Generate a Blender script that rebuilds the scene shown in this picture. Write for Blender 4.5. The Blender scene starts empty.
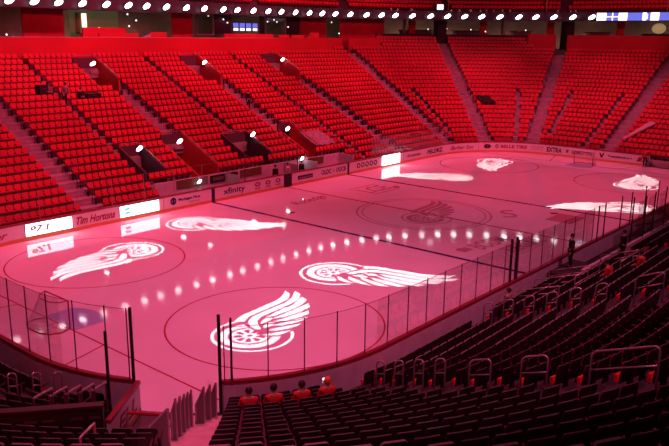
import bpy, bmesh, math, random
import numpy as np
from mathutils import Vector, Matrix

# Everything is laid out in feet (rink axes: x along the ice, y across it, origin at centre ice)
# and written to Blender in metres.
F = 0.3048
random.seed(7)
PI = math.pi
sc = bpy.context.scene
COL = sc.collection
R_ = math.radians

# ------------------------------------------------------------------ materials
MATS = {}


def mat(name, col, rough=0.6, metal=0.0, spec=0.5, noise=0.0, nscale=6.0, emit=None, estr=0.0):
    m = bpy.data.materials.new(name)
    m.use_nodes = True
    nt = m.node_tree
    b = nt.nodes['Principled BSDF']
    b.inputs['Base Color'].default_value = (*col, 1)
    b.inputs['Roughness'].default_value = rough
    b.inputs['Metallic'].default_value = metal
    b.inputs['Specular IOR Level'].default_value = spec
    if noise > 0:
        tc = nt.nodes.new('ShaderNodeTexCoord')
        n = nt.nodes.new('ShaderNodeTexNoise')
        n.inputs['Scale'].default_value = nscale
        n.inputs['Detail'].default_value = 4
        r = nt.nodes.new('ShaderNodeValToRGB')
        r.color_ramp.elements[0].position = 0.3
        r.color_ramp.elements[1].position = 0.7
        r.color_ramp.elements[0].color = (*[c * (1 - noise) for c in col], 1)
        r.color_ramp.elements[1].color = (*[min(1, c * (1 + noise)) for c in col], 1)
        nt.links.new(tc.outputs['Object'], n.inputs['Vector'])
        nt.links.new(n.outputs['Fac'], r.inputs['Fac'])
        nt.links.new(r.outputs['Color'], b.inputs['Base Color'])
    if emit:
        b.inputs['Emission Color'].default_value = (*emit, 1)
        b.inputs['Emission Strength'].default_value = estr
    MATS[name] = m
    return m


def ice_mat(name, col, noise=0.0):
    m = mat(name, col, rough=0.07, noise=noise, nscale=0.25)
    b = m.node_tree.nodes['Principled BSDF']
    b.inputs['IOR'].default_value = 1.31
    nt = m.node_tree
    tc = nt.nodes.new('ShaderNodeTexCoord')
    n = nt.nodes.new('ShaderNodeTexNoise')
    n.inputs['Scale'].default_value = 0.8
    n.inputs['Detail'].default_value = 5
    r = nt.nodes.new('ShaderNodeMapRange')
    r.inputs['From Min'].default_value = 0.3
    r.inputs['From Max'].default_value = 0.7
    r.inputs['To Min'].default_value = 0.03
    r.inputs['To Max'].default_value = 0.07
    nt.links.new(tc.outputs['Object'], n.inputs['Vector'])
    nt.links.new(n.outputs['Fac'], r.inputs['Value'])
    nt.links.new(r.outputs['Result'], b.inputs['Roughness'])
    return m


def glass_mat(name, tint, fac):
    m = bpy.data.materials.new(name)
    m.use_nodes = True
    nt = m.node_tree
    nt.nodes.remove(nt.nodes['Principled BSDF'])
    out = nt.nodes['Material Output']
    t = nt.nodes.new('ShaderNodeBsdfTransparent')
    t.inputs['Color'].default_value = (*tint, 1)
    g = nt.nodes.new('ShaderNodeBsdfGlossy')
    g.inputs['Roughness'].default_value = 0.03
    fr = nt.nodes.new('ShaderNodeFresnel')
    fr.inputs['IOR'].default_value = 1.25
    mu = nt.nodes.new('ShaderNodeMath')
    mu.operation = 'MULTIPLY'
    mu.inputs[1].default_value = fac
    mx = nt.nodes.new('ShaderNodeMixShader')
    nt.links.new(fr.outputs['Fac'], mu.inputs[0])
    nt.links.new(mu.outputs[0], mx.inputs['Fac'])
    nt.links.new(t.outputs[0], mx.inputs[1])
    nt.links.new(g.outputs[0], mx.inputs[2])
    nt.links.new(mx.outputs[0], out.inputs['Surface'])
    MATS[name] = m
    return m


ICE = ice_mat('ice', (0.80, 0.78, 0.84), 0.06)
ICE_RED = ice_mat('ice_red_paint', (0.42, 0.035, 0.07))
ICE_BLUE = ice_mat('ice_blue_paint', (0.07, 0.03, 0.16))
ICE_CREASE = ice_mat('ice_crease_blue', (0.40, 0.52, 0.80))
ICE_GREY = ice_mat('ice_dark_paint', (0.50, 0.30, 0.36))
LIGHT_FILM = ice_mat('projected_light_white', (0.9, 0.9, 0.9))  # white of the projected light, put into the decal colour
PANSHADE = mat('seat_pan_red_shaded', (0.20, 0.004, 0.008), 0.6)  # darker copy of the seat red; shade of the far rows is in it
RED = mat('seat_red', (0.74, 0.027, 0.052), 0.5, noise=0.12, nscale=0.5)
SHELL = mat('seat_shell_black', (0.022, 0.010, 0.013), 0.5)
RIM = mat('seat_rim_lit_edge', (0.16, 0.15, 0.16), 0.4)  # paler grey puts the light on the backrest's top edge into colour
ARM = mat('armrest_grey', (0.09, 0.04, 0.048), 0.85, spec=.1)
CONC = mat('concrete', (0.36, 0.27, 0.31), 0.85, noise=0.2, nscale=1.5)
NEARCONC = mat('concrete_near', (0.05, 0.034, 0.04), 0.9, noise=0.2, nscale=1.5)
CONC_DK = mat('concrete_dark', (0.10, 0.07, 0.08), 0.9, noise=0.2, nscale=1.5)
DARK = mat('dark_interior', (0.030, 0.018, 0.022), 0.8)
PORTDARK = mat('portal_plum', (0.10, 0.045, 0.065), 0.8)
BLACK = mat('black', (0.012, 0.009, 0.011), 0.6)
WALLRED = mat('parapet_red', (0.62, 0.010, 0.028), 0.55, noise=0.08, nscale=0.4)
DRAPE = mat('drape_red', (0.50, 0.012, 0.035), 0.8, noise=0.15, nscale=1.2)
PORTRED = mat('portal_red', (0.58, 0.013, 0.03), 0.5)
FASC = mat('fascia_plum', (0.05, 0.025, 0.045), 0.6)
BOARD = mat('board_white', (0.72, 0.68, 0.70), 0.35)
BOARD_OUT = mat('board_outside_grey', (0.62, 0.55, 0.62), 0.5, noise=0.1, nscale=2)
KICK = mat('kickplate_yellow', (0.58, 0.28, 0.10), 0.45)
CAP = mat('cap_rail_red', (0.26, 0.015, 0.045), 0.35)
INK = mat('ink_dark', (0.05, 0.012, 0.03), 0.5)
INKRED = mat('ink_red', (0.30, 0.01, 0.03), 0.5)
INKBLUE = mat('ink_navy', (0.02, 0.02, 0.09), 0.5)
INKFADE = mat('ink_faded', (0.45, 0.30, 0.36), 0.5)
INKGREY = mat('screen_grey', (0.3, 0.3, 0.33), 0.5, emit=(0.5, 0.45, 0.5), estr=0.1)
INKTEAL = mat('screen_teal', (0.1, 0.5, 0.5), 0.5, emit=(0.12, 0.62, 0.58), estr=0.9)
LED = mat('screen_white', (0.8, 0.8, 0.8), 0.4, emit=(1, 0.97, 1), estr=3.6)
LEDBLUE = mat('screen_blue', (0.1, 0.1, 0.4), 0.4, emit=(0.10, 0.13, 0.62), estr=1.3)
LEDWHITE2 = mat('ribbon_white', (0.8, 0.8, 0.8), 0.4, emit=(0.95, 0.92, 1), estr=1.6)
LENS = mat('lamp_lens_glare', (0.9, 0.9, 0.9), 0.3, emit=(1, 0.95, 0.97), estr=9.0)
CREAM = mat('cream_light', (0.8, 0.8, 0.6), 0.4, emit=(1, 0.95, 0.72), estr=1.6)
OLIVE = mat('olive_panel', (0.16, 0.11, 0.035), 0.6)
OLIVELIT = mat('dome_lamp', (0.5, 0.5, 0.3), 0.6, emit=(0.42, 0.36, 0.16), estr=0.5)
SUITE = mat('suite_wall', (0.14, 0.08, 0.07), 0.8, noise=0.3, nscale=0.5)
GREENISH = mat('suite_olive_glow', (0.16, 0.14, 0.06), 0.8, emit=(0.12, 0.11, 0.05), estr=0.35)  # faint emission puts the suite's light into the wall itself
STEEL = mat('steel', (0.55, 0.45, 0.48), 0.35, metal=0.6)
POST = mat('stanchion', (0.16, 0.05, 0.08), 0.4, metal=0.3)
POST_LT = mat('stanchion_light', (0.42, 0.22, 0.28), 0.4, metal=0.5)
GLASS = glass_mat('rink_glass', (0.97, 0.955, 0.965), 0.35)
GLASS_EDGE = mat('glass_edge', (0.25, 0.10, 0.14), 0.3)
NET = mat('net_cord', (0.75, 0.65, 0.68), 0.8)
PIPE = mat('goal_pipe_red', (0.38, 0.01, 0.025), 0.4)
SKIN = mat('skin', (0.50, 0.27, 0.20), 0.6)
HAIR = mat('hair_dark', (0.018, 0.010, 0.010), 0.6)
HAIR_OR = mat('knit_hat_orange', (0.85, 0.16, 0.03), 0.7)
CLOTH_BLK = mat('cloth_black', (0.02, 0.014, 0.018), 0.8)
CLOTH_RED = mat('cloth_red', (0.48, 0.018, 0.015), 0.8)
CLOTH_GREY = mat('cloth_grey', (0.22, 0.17, 0.19), 0.8)
CLOTH_PALE = mat('cloth_pale', (0.62, 0.5, 0.52), 0.8)
JEANS = mat('cloth_navy', (0.03, 0.03, 0.06), 0.8)
PHONE = mat('phone_screen', (0.8, 0.8, 0.8), 0.4, emit=(1, 1, 1), estr=1.6)
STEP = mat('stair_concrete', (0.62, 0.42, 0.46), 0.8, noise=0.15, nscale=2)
TARP = mat('grey_mesh', (0.30, 0.21, 0.24), 0.8, noise=0.3, nscale=3)
GOLD = mat('stair_gold', (0.55, 0.30, 0.10), 0.6)


# ------------------------------------------------------------------ mesh building
class MB:
    def __init__(self):
        self.v, self.f, self.m = [], [], []

    def add(self, vs, fs, mi=0):
        o = len(self.v)
        self.v.extend([tuple(map(float, a)) for a in vs])
        for f in fs:
            self.f.append(tuple(i + o for i in f))
            self.m.append(mi)
        return self

    def hexa(self, p, mi=0):
        return self.add(p, [(0, 3, 2, 1), (4, 5, 6, 7), (0, 1, 5, 4), (1, 2, 6, 5), (2, 3, 7, 6), (3, 0, 4, 7)], mi)

    def box(self, c, s, ax=None, mi=0, bev=0.0):
        """centre c, full size s, ax = (ux, uy, uz) axes; bev chamfers the uprights"""
        c = Vector(c)
        ux, uy, uz = ax if ax else (Vector((1, 0, 0)), Vector((0, 1, 0)), Vector((0, 0, 1)))
        x, y, z = s[0] / 2, s[1] / 2, s[2] / 2
        if bev <= 0:
            q = [c + ux * a * x + uy * b * y + uz * g * z for g in (-1, 1) for a, b in ((-1, -1), (1, -1), (1, 1), (-1, 1))]
            return self.hexa(q, mi)
        pr = [(-x + bev, -y), (x - bev, -y), (x, -y + bev), (x, y - bev), (x - bev, y), (-x + bev, y), (-x, y - bev), (-x, -y + bev)]
        lo = [c + ux * a + uy * b - uz * z for a, b in pr]
        hi = [c + ux * a + uy * b + uz * z for a, b in pr]
        n = 8
        fs = [tuple(range(n))[::-1], tuple(range(n, 2 * n))] + [(i, (i + 1) % n, n + (i + 1) % n, n + i) for i in range(n)]
        return self.add(lo + hi, fs, mi)

    def prism(self, poly, vec, mi=0):
        n = len(poly)
        a = [Vector(q) for q in poly]
        b = [q + Vector(vec) for q in a]
        fs = [tuple(range(n))[::-1], tuple(range(n, 2 * n))] + [(i, (i + 1) % n, n + (i + 1) % n, n + i) for i in range(n)]
        return self.add(a + b, fs, mi)

    def tube(self, pts, r, n=6, mi=0, cap=True):
        pts = [Vector(q) for q in pts]
        rs = r if isinstance(r, (list, tuple)) else [r] * len(pts)
        rings = []
        for i, q in enumerate(pts):
            t = (pts[min(i + 1, len(pts) - 1)] - pts[max(i - 1, 0)]).normalized()
            up = Vector((0, 0, 1)) if abs(t.z) < 0.95 else Vector((1, 0, 0))
            u = t.cross(up).normalized()
            w = u.cross(t)
            rings.append([q + (u * math.cos(2 * PI * k / n) + w * math.sin(2 * PI * k / n)) * rs[i] for k in range(n)])
        vs = [a for rg in rings for a in rg]
        fs = [(i * n + k, i * n + (k + 1) % n, (i + 1) * n + (k + 1) % n, (i + 1) * n + k) for i in range(len(pts) - 1) for k in range(n)]
        if cap:
            fs += [tuple(range(n))[::-1], tuple(range((len(pts) - 1) * n, len(pts) * n))]
        return self.add(vs, fs, mi)

    def ball(self, c, r, n=10, mi=0, ax=None):
        c = Vector(c)
        ux, uy, uz = ax if ax else (Vector((1, 0, 0)), Vector((0, 1, 0)), Vector((0, 0, 1)))
        r = r if isinstance(r, (tuple, list)) else (r, r, r)
        k = max(4, n // 2)
        vs = [c - uz * r[2]]
        for i in range(1, k):
            t = -PI / 2 + PI * i / k
            for j in range(n):
                a = 2 * PI * j / n
                vs.append(c + ux * r[0] * math.cos(t) * math.cos(a) + uy * r[1] * math.cos(t) * math.sin(a) + uz * r[2] * math.sin(t))
        vs.append(c + uz * r[2])
        fs = [(0, 1 + (j + 1) % n, 1 + j) for j in range(n)]
        for i in range(k - 2):
            o = 1 + i * n
            fs += [(o + j, o + (j + 1) % n, o + n + (j + 1) % n, o + n + j) for j in range(n)]
        o = 1 + (k - 2) * n
        fs += [(o + j, o + (j + 1) % n, len(vs) - 1) for j in range(n)]
        return self.add(vs, fs, mi)

    def sweep(self, prof, frames, mi=0, closed_ends=True):
        """prof: closed list of (d, z); frames: list of functions/points giving (point at d) -> xy"""
        n = len(prof)
        vs = []
        for fr in frames:
            for d, z in prof:
                x, y = fr(d)
                vs.append((x, y, z))
        fs = [(i * n + k, i * n + (k + 1) % n, (i + 1) * n + (k + 1) % n, (i + 1) * n + k) for i in range(len(frames) - 1) for k in range(n)]
        if closed_ends:
            fs += [tuple(range(n))[::-1], tuple(range((len(frames) - 1) * n, len(frames) * n))]
        return self.add(vs, fs, mi)

    def build(self, name, mats, parent=None, loc=None, smooth=False):
        base = Vector(loc) if loc is not None else Vector((0, 0, 0))
        off = base
        if parent is not None and loc is None:
            off = Vector(parent['_base']) if '_base' in parent else Vector((0, 0, 0))
        me = bpy.data.meshes.new(name)
        vs = (np.array(self.v, dtype=float) - np.array(off)) * F
        me.from_pydata(vs.tolist(), [], self.f)
        for m in (mats if isinstance(mats, (list, tuple)) else [mats]):
            me.materials.append(m)
        if any(self.m):
            me.polygons.foreach_set('material_index', self.m)
        if smooth:
            me.polygons.foreach_set('use_smooth', [True] * len(me.polygons))
        me.update()
        o = bpy.data.objects.new(name, me)
        COL.objects.link(o)
        if parent is not None:
            o.parent = parent
            o.location = (0, 0, 0)
            o['_base'] = list(off)
        else:
            o.location = base * F
            o['_base'] = list(base)
        return o


def recalc(o):
    bm = bmesh.new()
    bm.from_mesh(o.data)
    bmesh.ops.recalc_face_normals(bm, faces=bm.faces)
    bm.to_mesh(o.data)
    bm.free()
    return o


def thing(name, label, cat, loc=(0, 0, 0), group=None):
    o = bpy.data.objects.new(name, None)
    COL.objects.link(o)
    o.empty_display_size = 0.2
    o.location = Vector(loc) * F
    o['_base'] = list(loc)
    return tag(o, label, cat, group)


def tag(o, label, cat, group=None, kind=None):
    o['label'] = label
    o['category'] = cat
    if group:
        o['group'] = group
    if kind:
        o['kind'] = kind
    return o


def struct(o, label=None):
    o['kind'] = 'structure'
    if label:
        o['label'] = label
    return o


def dup(root, loc, rotz=None, label=None, group=None):
    r = root.copy()
    COL.objects.link(r)
    r.location = Vector(loc) * F
    if rotz is not None:
        r.rotation_euler = (0, 0, rotz)
    if label:
        r['label'] = label
    if group:
        r['group'] = group
    for ch in root.children:
        c = ch.copy()
        COL.objects.link(c)
        c.parent = r
        for g in ch.children:
            d = g.copy()
            COL.objects.link(d)
            d.parent = c
    return r


# ------------------------------------------------------------------ the bowl's geometry
CR = 28.0            # corner radius of the rink


def FP(s, d):
    """far path: arc-length coordinate s (x on the straight), d feet outward of the boards"""
    return None


def corner_s(ang, d):
    return 72 + (CR + d) * R_(90 - ang)


def end_s(y, d):
    return 72 + (CR + d) * PI / 2 + 14.5 - y


def far(s, d):
    Rr = CR + d
    if s < -72:
        a = PI / 2 + (-72 - s) / Rr
        return (-72 + Rr * math.cos(a), 14.5 + Rr * math.sin(a)), (math.cos(a), math.sin(a))
    if s <= 72:
        return (s, 42.5 + d), (0.0, 1.0)
    a = PI / 2 - (s - 72) / Rr
    if a >= 0:
        return (72 + Rr * math.cos(a), 14.5 + Rr * math.sin(a)), (math.cos(a), math.sin(a))
    return (100 + d, 14.5 - (s - 72 - Rr * PI / 2)), (1.0, 0.0)


def near(s, d):
    (x, y), (nx, ny) = far(s, d)
    return (-x, -y), (-nx, -ny)


def ztf(d):
    return 4.5 + 0.48 * (d - 2.5)


def ztn(d):
    return 3.3 + 0.40 * (d - 3) + 0.0009 * (d - 3) ** 2


TREAD = 2.8
SEATH = 2.9


def key_s(k, d):
    """a boundary that is radial: ('x', v) straight, ('a', angle) corner, ('y', v) end"""
    t, v = k
    return v if t == 'x' else corner_s(v, d) if t == 'a' else end_s(v, d)


# ------------------------------------------------------------------ ice
def disk(cx, cy, r0, r1, z, n=64, a0=0, a1=2 * PI):
    mb = MB()
    vs, fs = [], []
    full = abs(a1 - a0 - 2 * PI) < 1e-6
    k = n if full else n + 1
    for i in range(k):
        a = a0 + (a1 - a0) * i / n
        vs += [(cx + r0 * math.cos(a), cy + r0 * math.sin(a), z), (cx + r1 * math.cos(a), cy + r1 * math.sin(a), z)]
    for i in range(n):
        j = (i + 1) % k
        fs.append((2 * i, 2 * i + 1, 2 * j + 1, 2 * j))
    return mb.add(vs, fs)


def rink_outline(d=0.0, n=14):
    pts = []
    for cx, cy, a in ((72, 14.5, 0), (-72, 14.5, 90), (-72, -14.5, 180), (72, -14.5, 270)):
        for i in range(n + 1):
            t = R_(a + 90 * i / n)
            pts.append((cx + (CR + d) * math.cos(t), cy + (CR + d) * math.sin(t)))
    return pts


ol = rink_outline()
mb = MB().prism([(x, y, -0.15) for x, y in ol], (0, 0, 0.15))
ice = recalc(mb.build('floor_ice', ICE))
struct(ice, 'glossy white ice sheet lit pink by the red house lights')
mb = MB().prism([(x, y, -0.6) for x, y in rink_outline(95)], (0, 0, 0.44))
struct(recalc(mb.build('floor', CONC_DK)), 'dark concrete arena floor around the rink')


def stripe(name, x, w, m, y0=-42.4, y1=42.4):
    mb = MB().add([(x - w / 2, y0, 0.012), (x + w / 2, y0, 0.012), (x + w / 2, y1, 0.012), (x - w / 2, y1, 0.012)], [(0, 1, 2, 3)])
    return mb.build(name, m, ice)


stripe('blue_line', -25, 1.0, ICE_BLUE)
stripe('blue_line', 25, 1.0, ICE_BLUE)
stripe('centre_line', 0, 0.7, ICE_RED)
for gx in (-89, 89):
    stripe('goal_line', gx, 0.25, ICE_RED, -36.7, 36.7)
    sg = 1 if gx < 0 else -1
    a0 = -PI / 2 if gx < 0 else PI / 2
    mbc = MB()
    pts = [(gx, -4.0)] + [(gx + sg * 6 * math.cos(t), 6 * math.sin(t)) for t in np.linspace(-0.73, 0.73, 16)] + [(gx, 4.0)]
    mbc.add([(x, y, 0.010) for x, y in pts], [tuple(range(len(pts)))])
    mbc.build('goal_crease', ICE_CREASE, ice)
    o = MB()
    for ya, yb in ((-11, -14),(11, 14)):
        x1 = -100 if gx < 0 else 100
        dx = x1 - gx
        L = math.hypot(dx, yb - ya)
        nx, ny = -(yb - ya) / L * .12, dx / L * .12
        mbt = MB().add([(gx + nx, ya + ny, .012), (gx - nx, ya - ny, .012), (x1 - nx, yb - ny, .012), (x1 + nx, yb + ny, .012)], [(0, 1, 2, 3)])
        mbt.build('trapezoid_line', ICE_RED, ice)
for cx in (-69, 69):
    for cy in (-22, 22):
        disk(cx, cy, 14.9, 15.15, 0.012, 96).build('faceoff_circle', ICE_RED, ice)
for cx in (-20, 20):
    for cy in (-22, 22):
        disk(cx, cy, 0, 1.0, 0.012, 20).build('faceoff_dot', ICE_RED, ice)
disk(0, 0, 14.8, 15.2, 0.013, 96).build('centre_circle', ICE_GREY, ice)
disk(0, 0, 13.6, 13.9, 0.013, 96).build('centre_circle', ICE_GREY, ice)

# winged wheel emblem, one wheel radius = 1, wing to +x
WINGS = [
    [(.30, .98), (.52, 1.08), (.73, 1.15), (1.37, 1.22), (2.07, 1.27), (2.44, 1.40), (2.83, 1.65), (2.74, 1.38), (2.45, 1.13), (2.0, 1.03), (1.3, .99), (.78, .95), (.56, .84), (.44, .76)],
    [(.46, .66), (.62, .78), (.85, .88), (1.4, .93), (2.05, .97), (2.5, 1.08), (3.0, 1.44), (2.92, 1.16), (2.55, .87), (2.1, .78), (1.5, .74), (1.0, .70), (.72, .58), (.55, .38), (.40, .12), (.27, .16), (.34, .42)],
    [(1.0, .60), (1.6, .68), (2.2, .72), (2.76, .94), (2.70, .70), (2.3, .52), (1.8, .48), (1.25, .48)],
    [(1.05, .40), (1.6, .42), (2.0, .44), (2.52, .48), (2.35, .25), (1.9, .20), (1.4, .24)],
    [(.95, .24), (1.35, .19), (1.75, .16), (2.12, .10), (1.95, -.07), (1.6, -.05), (1.2, .04)],
    [(.70, .10), (1.15, -.02), (1.5, -.09), (1.77, -.20), (1.5, -.28), (1.2, -.22), (.9, -.10)],
    [(.45, -.06), (.85, -.16), (1.1, -.26), (1.33, -.37), (1.05, -.41), (.8, -.35), (.55, -.24)],
    [(.14, -.18), (.42, -.28), (.65, -.39), (.88, -.48), (.6, -.51), (.36, -.46)],
    [(.62, .36), (.80, .50), (.98, .54), (1.12, .42), (.88, .34)],
    [(.46, .08), (.62, .26), (.88, .26), (.92, .14), (.66, .06)],
]
WOUT = [(.24, 1.02), (.52, 1.14), (.73, 1.2), (1.37, 1.28), (2.07, 1.3), (2.83, 1.7), (3.05, 1.45), (2.8, .9), (2.55, .45), (2.15, .05), (1.8, -.25), (1.35, -.43), (.9, -.54), (.36, -.54), (.06, -.22), (.2, .1), (.28, .5), (.36, .76)]


def inside(poly, x, y):
    c = np.zeros(np.shape(x), bool)
    n = len(poly)
    for i in range(n):
        x1, y1 = poly[i]
        x2, y2 = poly[(i + 1) % n]
        if y1 == y2:
            continue
        c ^= ((y1 > y) != (y2 > y)) & (x < (x2 - x1) * (y - y1) / (y2 - y1) + x1)
    return c


def wheel_on(x, y):
    """True where the wheel itself is white"""
    r = np.hypot(x, y)
    r2 = np.hypot(x + .08, y - .01)
    a = np.arctan2(y - .01, x + .08)
    w = (r < 1.0) & (r > .92)
    w |= (r2 < .74) & (r2 > .53)
    w |= r2 < .47
    hole = (r2 > .17) & (r2 < .38) & (np.abs(((a / (2 * PI) * 9) % 1) - .5) < .30)
    hole |= r2 < .07
    w &= ~hole
    w &= ~inside(WOUT, x, y)
    return w


def emblem_mesh(name, m, cx, cy, sc_, phi, z, parent=None):
    c, s = math.cos(phi), math.sin(phi)
    T = lambda u, v: (cx + sc_ * (u * c - v * s), cy + sc_ * (u * s + v * c), z)
    mb = MB()
    for pl in WINGS:
        mb.add([T(u, v) for u, v in pl], [tuple(range(len(pl)))])
    # the wheel: fine polar cells that are white
    for (ox, oy, r0, r1, nr, na) in ((0, 0, .92, 1.0, 1, 90), (-.08, .01, .53, .74, 4, 90), (-.08, .01, .38, .47, 2, 72), (-.08, .01, .17, .38, 3, 72), (-.08, .01, .07, .17, 1, 36)):
        for i in range(nr):
            ra, rb = r0 + (r1 - r0) * i / nr, r0 + (r1 - r0) * (i + 1) / nr
            rm = (ra + rb) / 2
            for k in range(na):
                a0, a1 = 2 * PI * k / na, 2 * PI * (k + 1) / na
                am = (a0 + a1) / 2
                if bool(wheel_on(np.array(ox + rm * math.cos(am)), np.array(oy + rm * math.sin(am)))):
                    q = [(ox + r * math.cos(a), oy + r * math.sin(a)) for r, a in ((ra, a0), (rb, a0), (rb, a1), (ra, a1))]
                    mb.add([T(u, v) for u, v in q], [(0, 1, 2, 3)])
    if parent is not None:
        return mb.build(name, m, parent)
    return mb.build(name, m, None, loc=(cx, cy, z))


emblem_mesh('centre_logo', ICE_GREY, -3.5, -3.2, 5.6, R_(0), 0.014, ice)

# gobo picture for the projectors (same outline as the emblem)
GW, GH, U0, V0, UW, VH = 800, 448, -1.25, -1.2, 5.0, 3.2 * 0.9375
gy, gx_ = np.mgrid[0:GH, 0:GW]
uu = U0 + (gx_ + .5) / GW * UW
vv = V0 + (gy + .5) / GH * VH
gm = wheel_on(uu, vv)
for pl in WINGS:
    gm |= inside(pl, uu, vv)
px = np.zeros((GH, GW, 4), np.float32)
px[..., 0] = px[..., 1] = px[..., 2] = gm
px[..., 3] = 1
gobo = bpy.data.images.new('gobo', GW, GH, alpha=False, float_buffer=True)
gobo.colorspace_settings.name = 'Non-Color'
gobo.pixels.foreach_set(px.ravel())
gobo.update()
gobo.pack()

PROJ_E = 50000.0


def projector(cx, cy, sc_, phi, L=None):
    lx, ly, lz = (cx * .55, cy * .55, 95.0) if L is None else L
    ld = bpy.data.lights.new('gobo_projector', 'POINT')
    ld.shadow_soft_size = 0.0
    ld.energy = PROJ_E
    ld.use_nodes = True
    nt = ld.node_tree
    em = [n for n in nt.nodes if n.type == 'EMISSION'][0]
    geo = nt.nodes.new('ShaderNodeNewGeometry')
    sep = nt.nodes.new('ShaderNodeSeparateXYZ')
    nt.links.new(geo.outputs['Incoming'], sep.inputs[0])

    def M(op, a, b):
        n = nt.nodes.new('ShaderNodeMath')
        n.operation = op
        for i, q in enumerate((a, b)):
            if isinstance(q, (int, float)):
                n.inputs[i].default_value = q
            else:
                nt.links.new(q, n.inputs[i])
        return n.outputs[0]
    dx = M('DIVIDE', sep.outputs['X'], sep.outputs['Z'])
    dy = M('DIVIDE', sep.outputs['Y'], sep.outputs['Z'])
    X = M('SUBTRACT', lx - cx, M('MULTIPLY', dx, lz))
    Y = M('SUBTRACT', ly - cy, M('MULTIPLY', dy, lz))
    c, s = math.cos(phi) / sc_, math.sin(phi) / sc_
    u = M('ADD', M('MULTIPLY', X, c), M('MULTIPLY', Y, s))
    v = M('SUBTRACT', M('MULTIPLY', Y, c), M('MULTIPLY', X, s))
    cmb = nt.nodes.new('ShaderNodeCombineXYZ')
    nt.links.new(M('DIVIDE', M('SUBTRACT', u, U0), UW), cmb.inputs[0])
    nt.links.new(M('DIVIDE', M('SUBTRACT', v, V0), VH), cmb.inputs[1])
    im = nt.nodes.new('ShaderNodeTexImage')
    im.image = gobo
    im.extension = 'CLIP'
    nt.links.new(cmb.outputs[0], im.inputs['Vector'])
    nt.links.new(im.outputs['Color'], em.inputs['Color'])
    o = bpy.data.objects.new('gobo_projector', ld)
    o.location = Vector((lx, ly, lz)) * F
    COL.objects.link(o)


LOGOS = [
    (-74.1, -22.7, 5.5, 0, 'white winged wheel projected in the near faceoff circle before the seated people'),
    (-46.5, -13.7, 6.1, -82, 'white winged wheel projected on the ice lying sideways just right of the near faceoff circle'),
    (-61.6, 22.4, 5.8, 169, 'white winged wheel projected in the faceoff circle below the left advert screens'),
    (-40.9, 30.0, 5.9, -76, 'long white winged wheel projected near the far boards below the round-icon advert'),
    (42.3, 18.6, 5.8, 100, 'thin white winged wheel projected beside the rightmost bright advert screen'),
    (75.6, 23.4, 5.6, 180, 'small white winged wheel projected far off near the curved corner boards'),
    (66.0, -24.3, 5.8, -11, 'white winged wheel projected before the far goal on its right'),
    (38.0, -32.6, 6.0, 106, 'white winged wheel partly behind the tall glass posts of the bench'),
]
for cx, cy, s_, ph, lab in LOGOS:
    o = emblem_mesh('projected_logo', LIGHT_FILM, cx, cy, s_, R_(ph), 0.02)  # white decal repeats the projected light as colour on the ice
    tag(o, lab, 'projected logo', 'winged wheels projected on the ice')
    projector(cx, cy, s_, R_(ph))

# ------------------------------------------------------------------ text
_font_cache = {}


def text_polys(txt, shear=0.0, bold=0.0):
    k = (txt, shear, bold)
    if k in _font_cache:
        return _font_cache[k]
    cu = bpy.data.curves.new('t', 'FONT')
    cu.body = txt
    cu.shear = shear
    cu.offset = bold
    cu.resolution_u = 3
    ob = bpy.data.objects.new('t', cu)
    COL.objects.link(ob)
    dg = bpy.context.evaluated_depsgraph_get()
    dg.update()
    me = bpy.data.meshes.new_from_object(ob.evaluated_get(dg))
    vs = np.array([v.co[:] for v in me.vertices])
    fs = [tuple(p.vertices) for p in me.polygons]
    bpy.data.objects.remove(ob)
    bpy.data.meshes.remove(me)
    bpy.data.curves.remove(cu)
    vs[:, 0] -= vs[:, 0].min()
    vs[:, 1] -= vs[:, 1].min()
    w, h = vs[:, 0].max(), vs[:, 1].max()
    vs[:, 0] /= w
    vs[:, 1] /= h
    _font_cache[k] = (vs, fs)
    return vs, fs


def board_text(txt, s0, s1, z0, z1, m, parent, d=-0.06, shear=0.0, bold=0.0, path=far, name='advert_lettering', label=None):
    vs, fs = text_polys(txt, shear, bold)
    mb = MB()
    q = []
    for u, v, _ in vs:
        (x, y), n = path(s0 + (s1 - s0) * u, d)
        q.append((x, y, z0 + (z1 - z0) * v))
    mb.add(q, fs)
    o = mb.build(name, m, parent)
    if label:
        o['label'] = label
    return o


def ice_text(txt, cx, cy, w, h, phi, m, shear=0, name='ice_lettering'):
    vs, fs = text_polys(txt, shear, 0.01)
    c, s = math.cos(phi), math.sin(phi)
    q = []
    for u, v, _ in vs:
        a, b = (u - .5) * w, (v - .5) * h
        q.append((cx + a * c - b * s, cy + a * s + b * c, 0.014))
    return MB().add(q, fs).build(name, m, ice)


def ice_quad(cx, cy, w, h, phi, m, name='ice_advert'):
    c, s = math.cos(phi), math.sin(phi)
    q = [(cx + a * c - b * s, cy + a * s + b * c, 0.013) for a, b in ((-w / 2, -h / 2), (w / 2, -h / 2), (w / 2, h / 2), (-w / 2, h / 2))]
    return MB().add(q, [(0, 1, 2, 3)]).build(name, m, ice)


# dark adverts painted into the ice of the neutral zone
ice_text('Rutledge', -7.5, 27.5, 12, 4.2, R_(5), ICE_RED, 0.3)
ice_text('LCE', 14, 24.5, 9.5, 5.5, R_(0), ICE_GREY)
ice_quad(14, 20.4, 11, .5, 0, ICE_GREY)
ice_quad(14, 28.6, 11, .5, 0, ICE_GREY)
ice_text('S', 12.5, -14.5, 5, 7, R_(-35), ICE_GREY, 0.3)
ice_text('BODMAN', -9.5, -23.5, 15, 4.2, R_(-4), ICE_GREY)
ice_text('LEGAL', -8.5, -29.0, 12, 3.2, R_(-4), ICE_GREY)
ice_quad(17, -26, 8, 6, R_(0), ICE_GREY)
ice_quad(-19.5, -22.4, 3, 2.0, 0, ICE_GREY)


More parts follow.
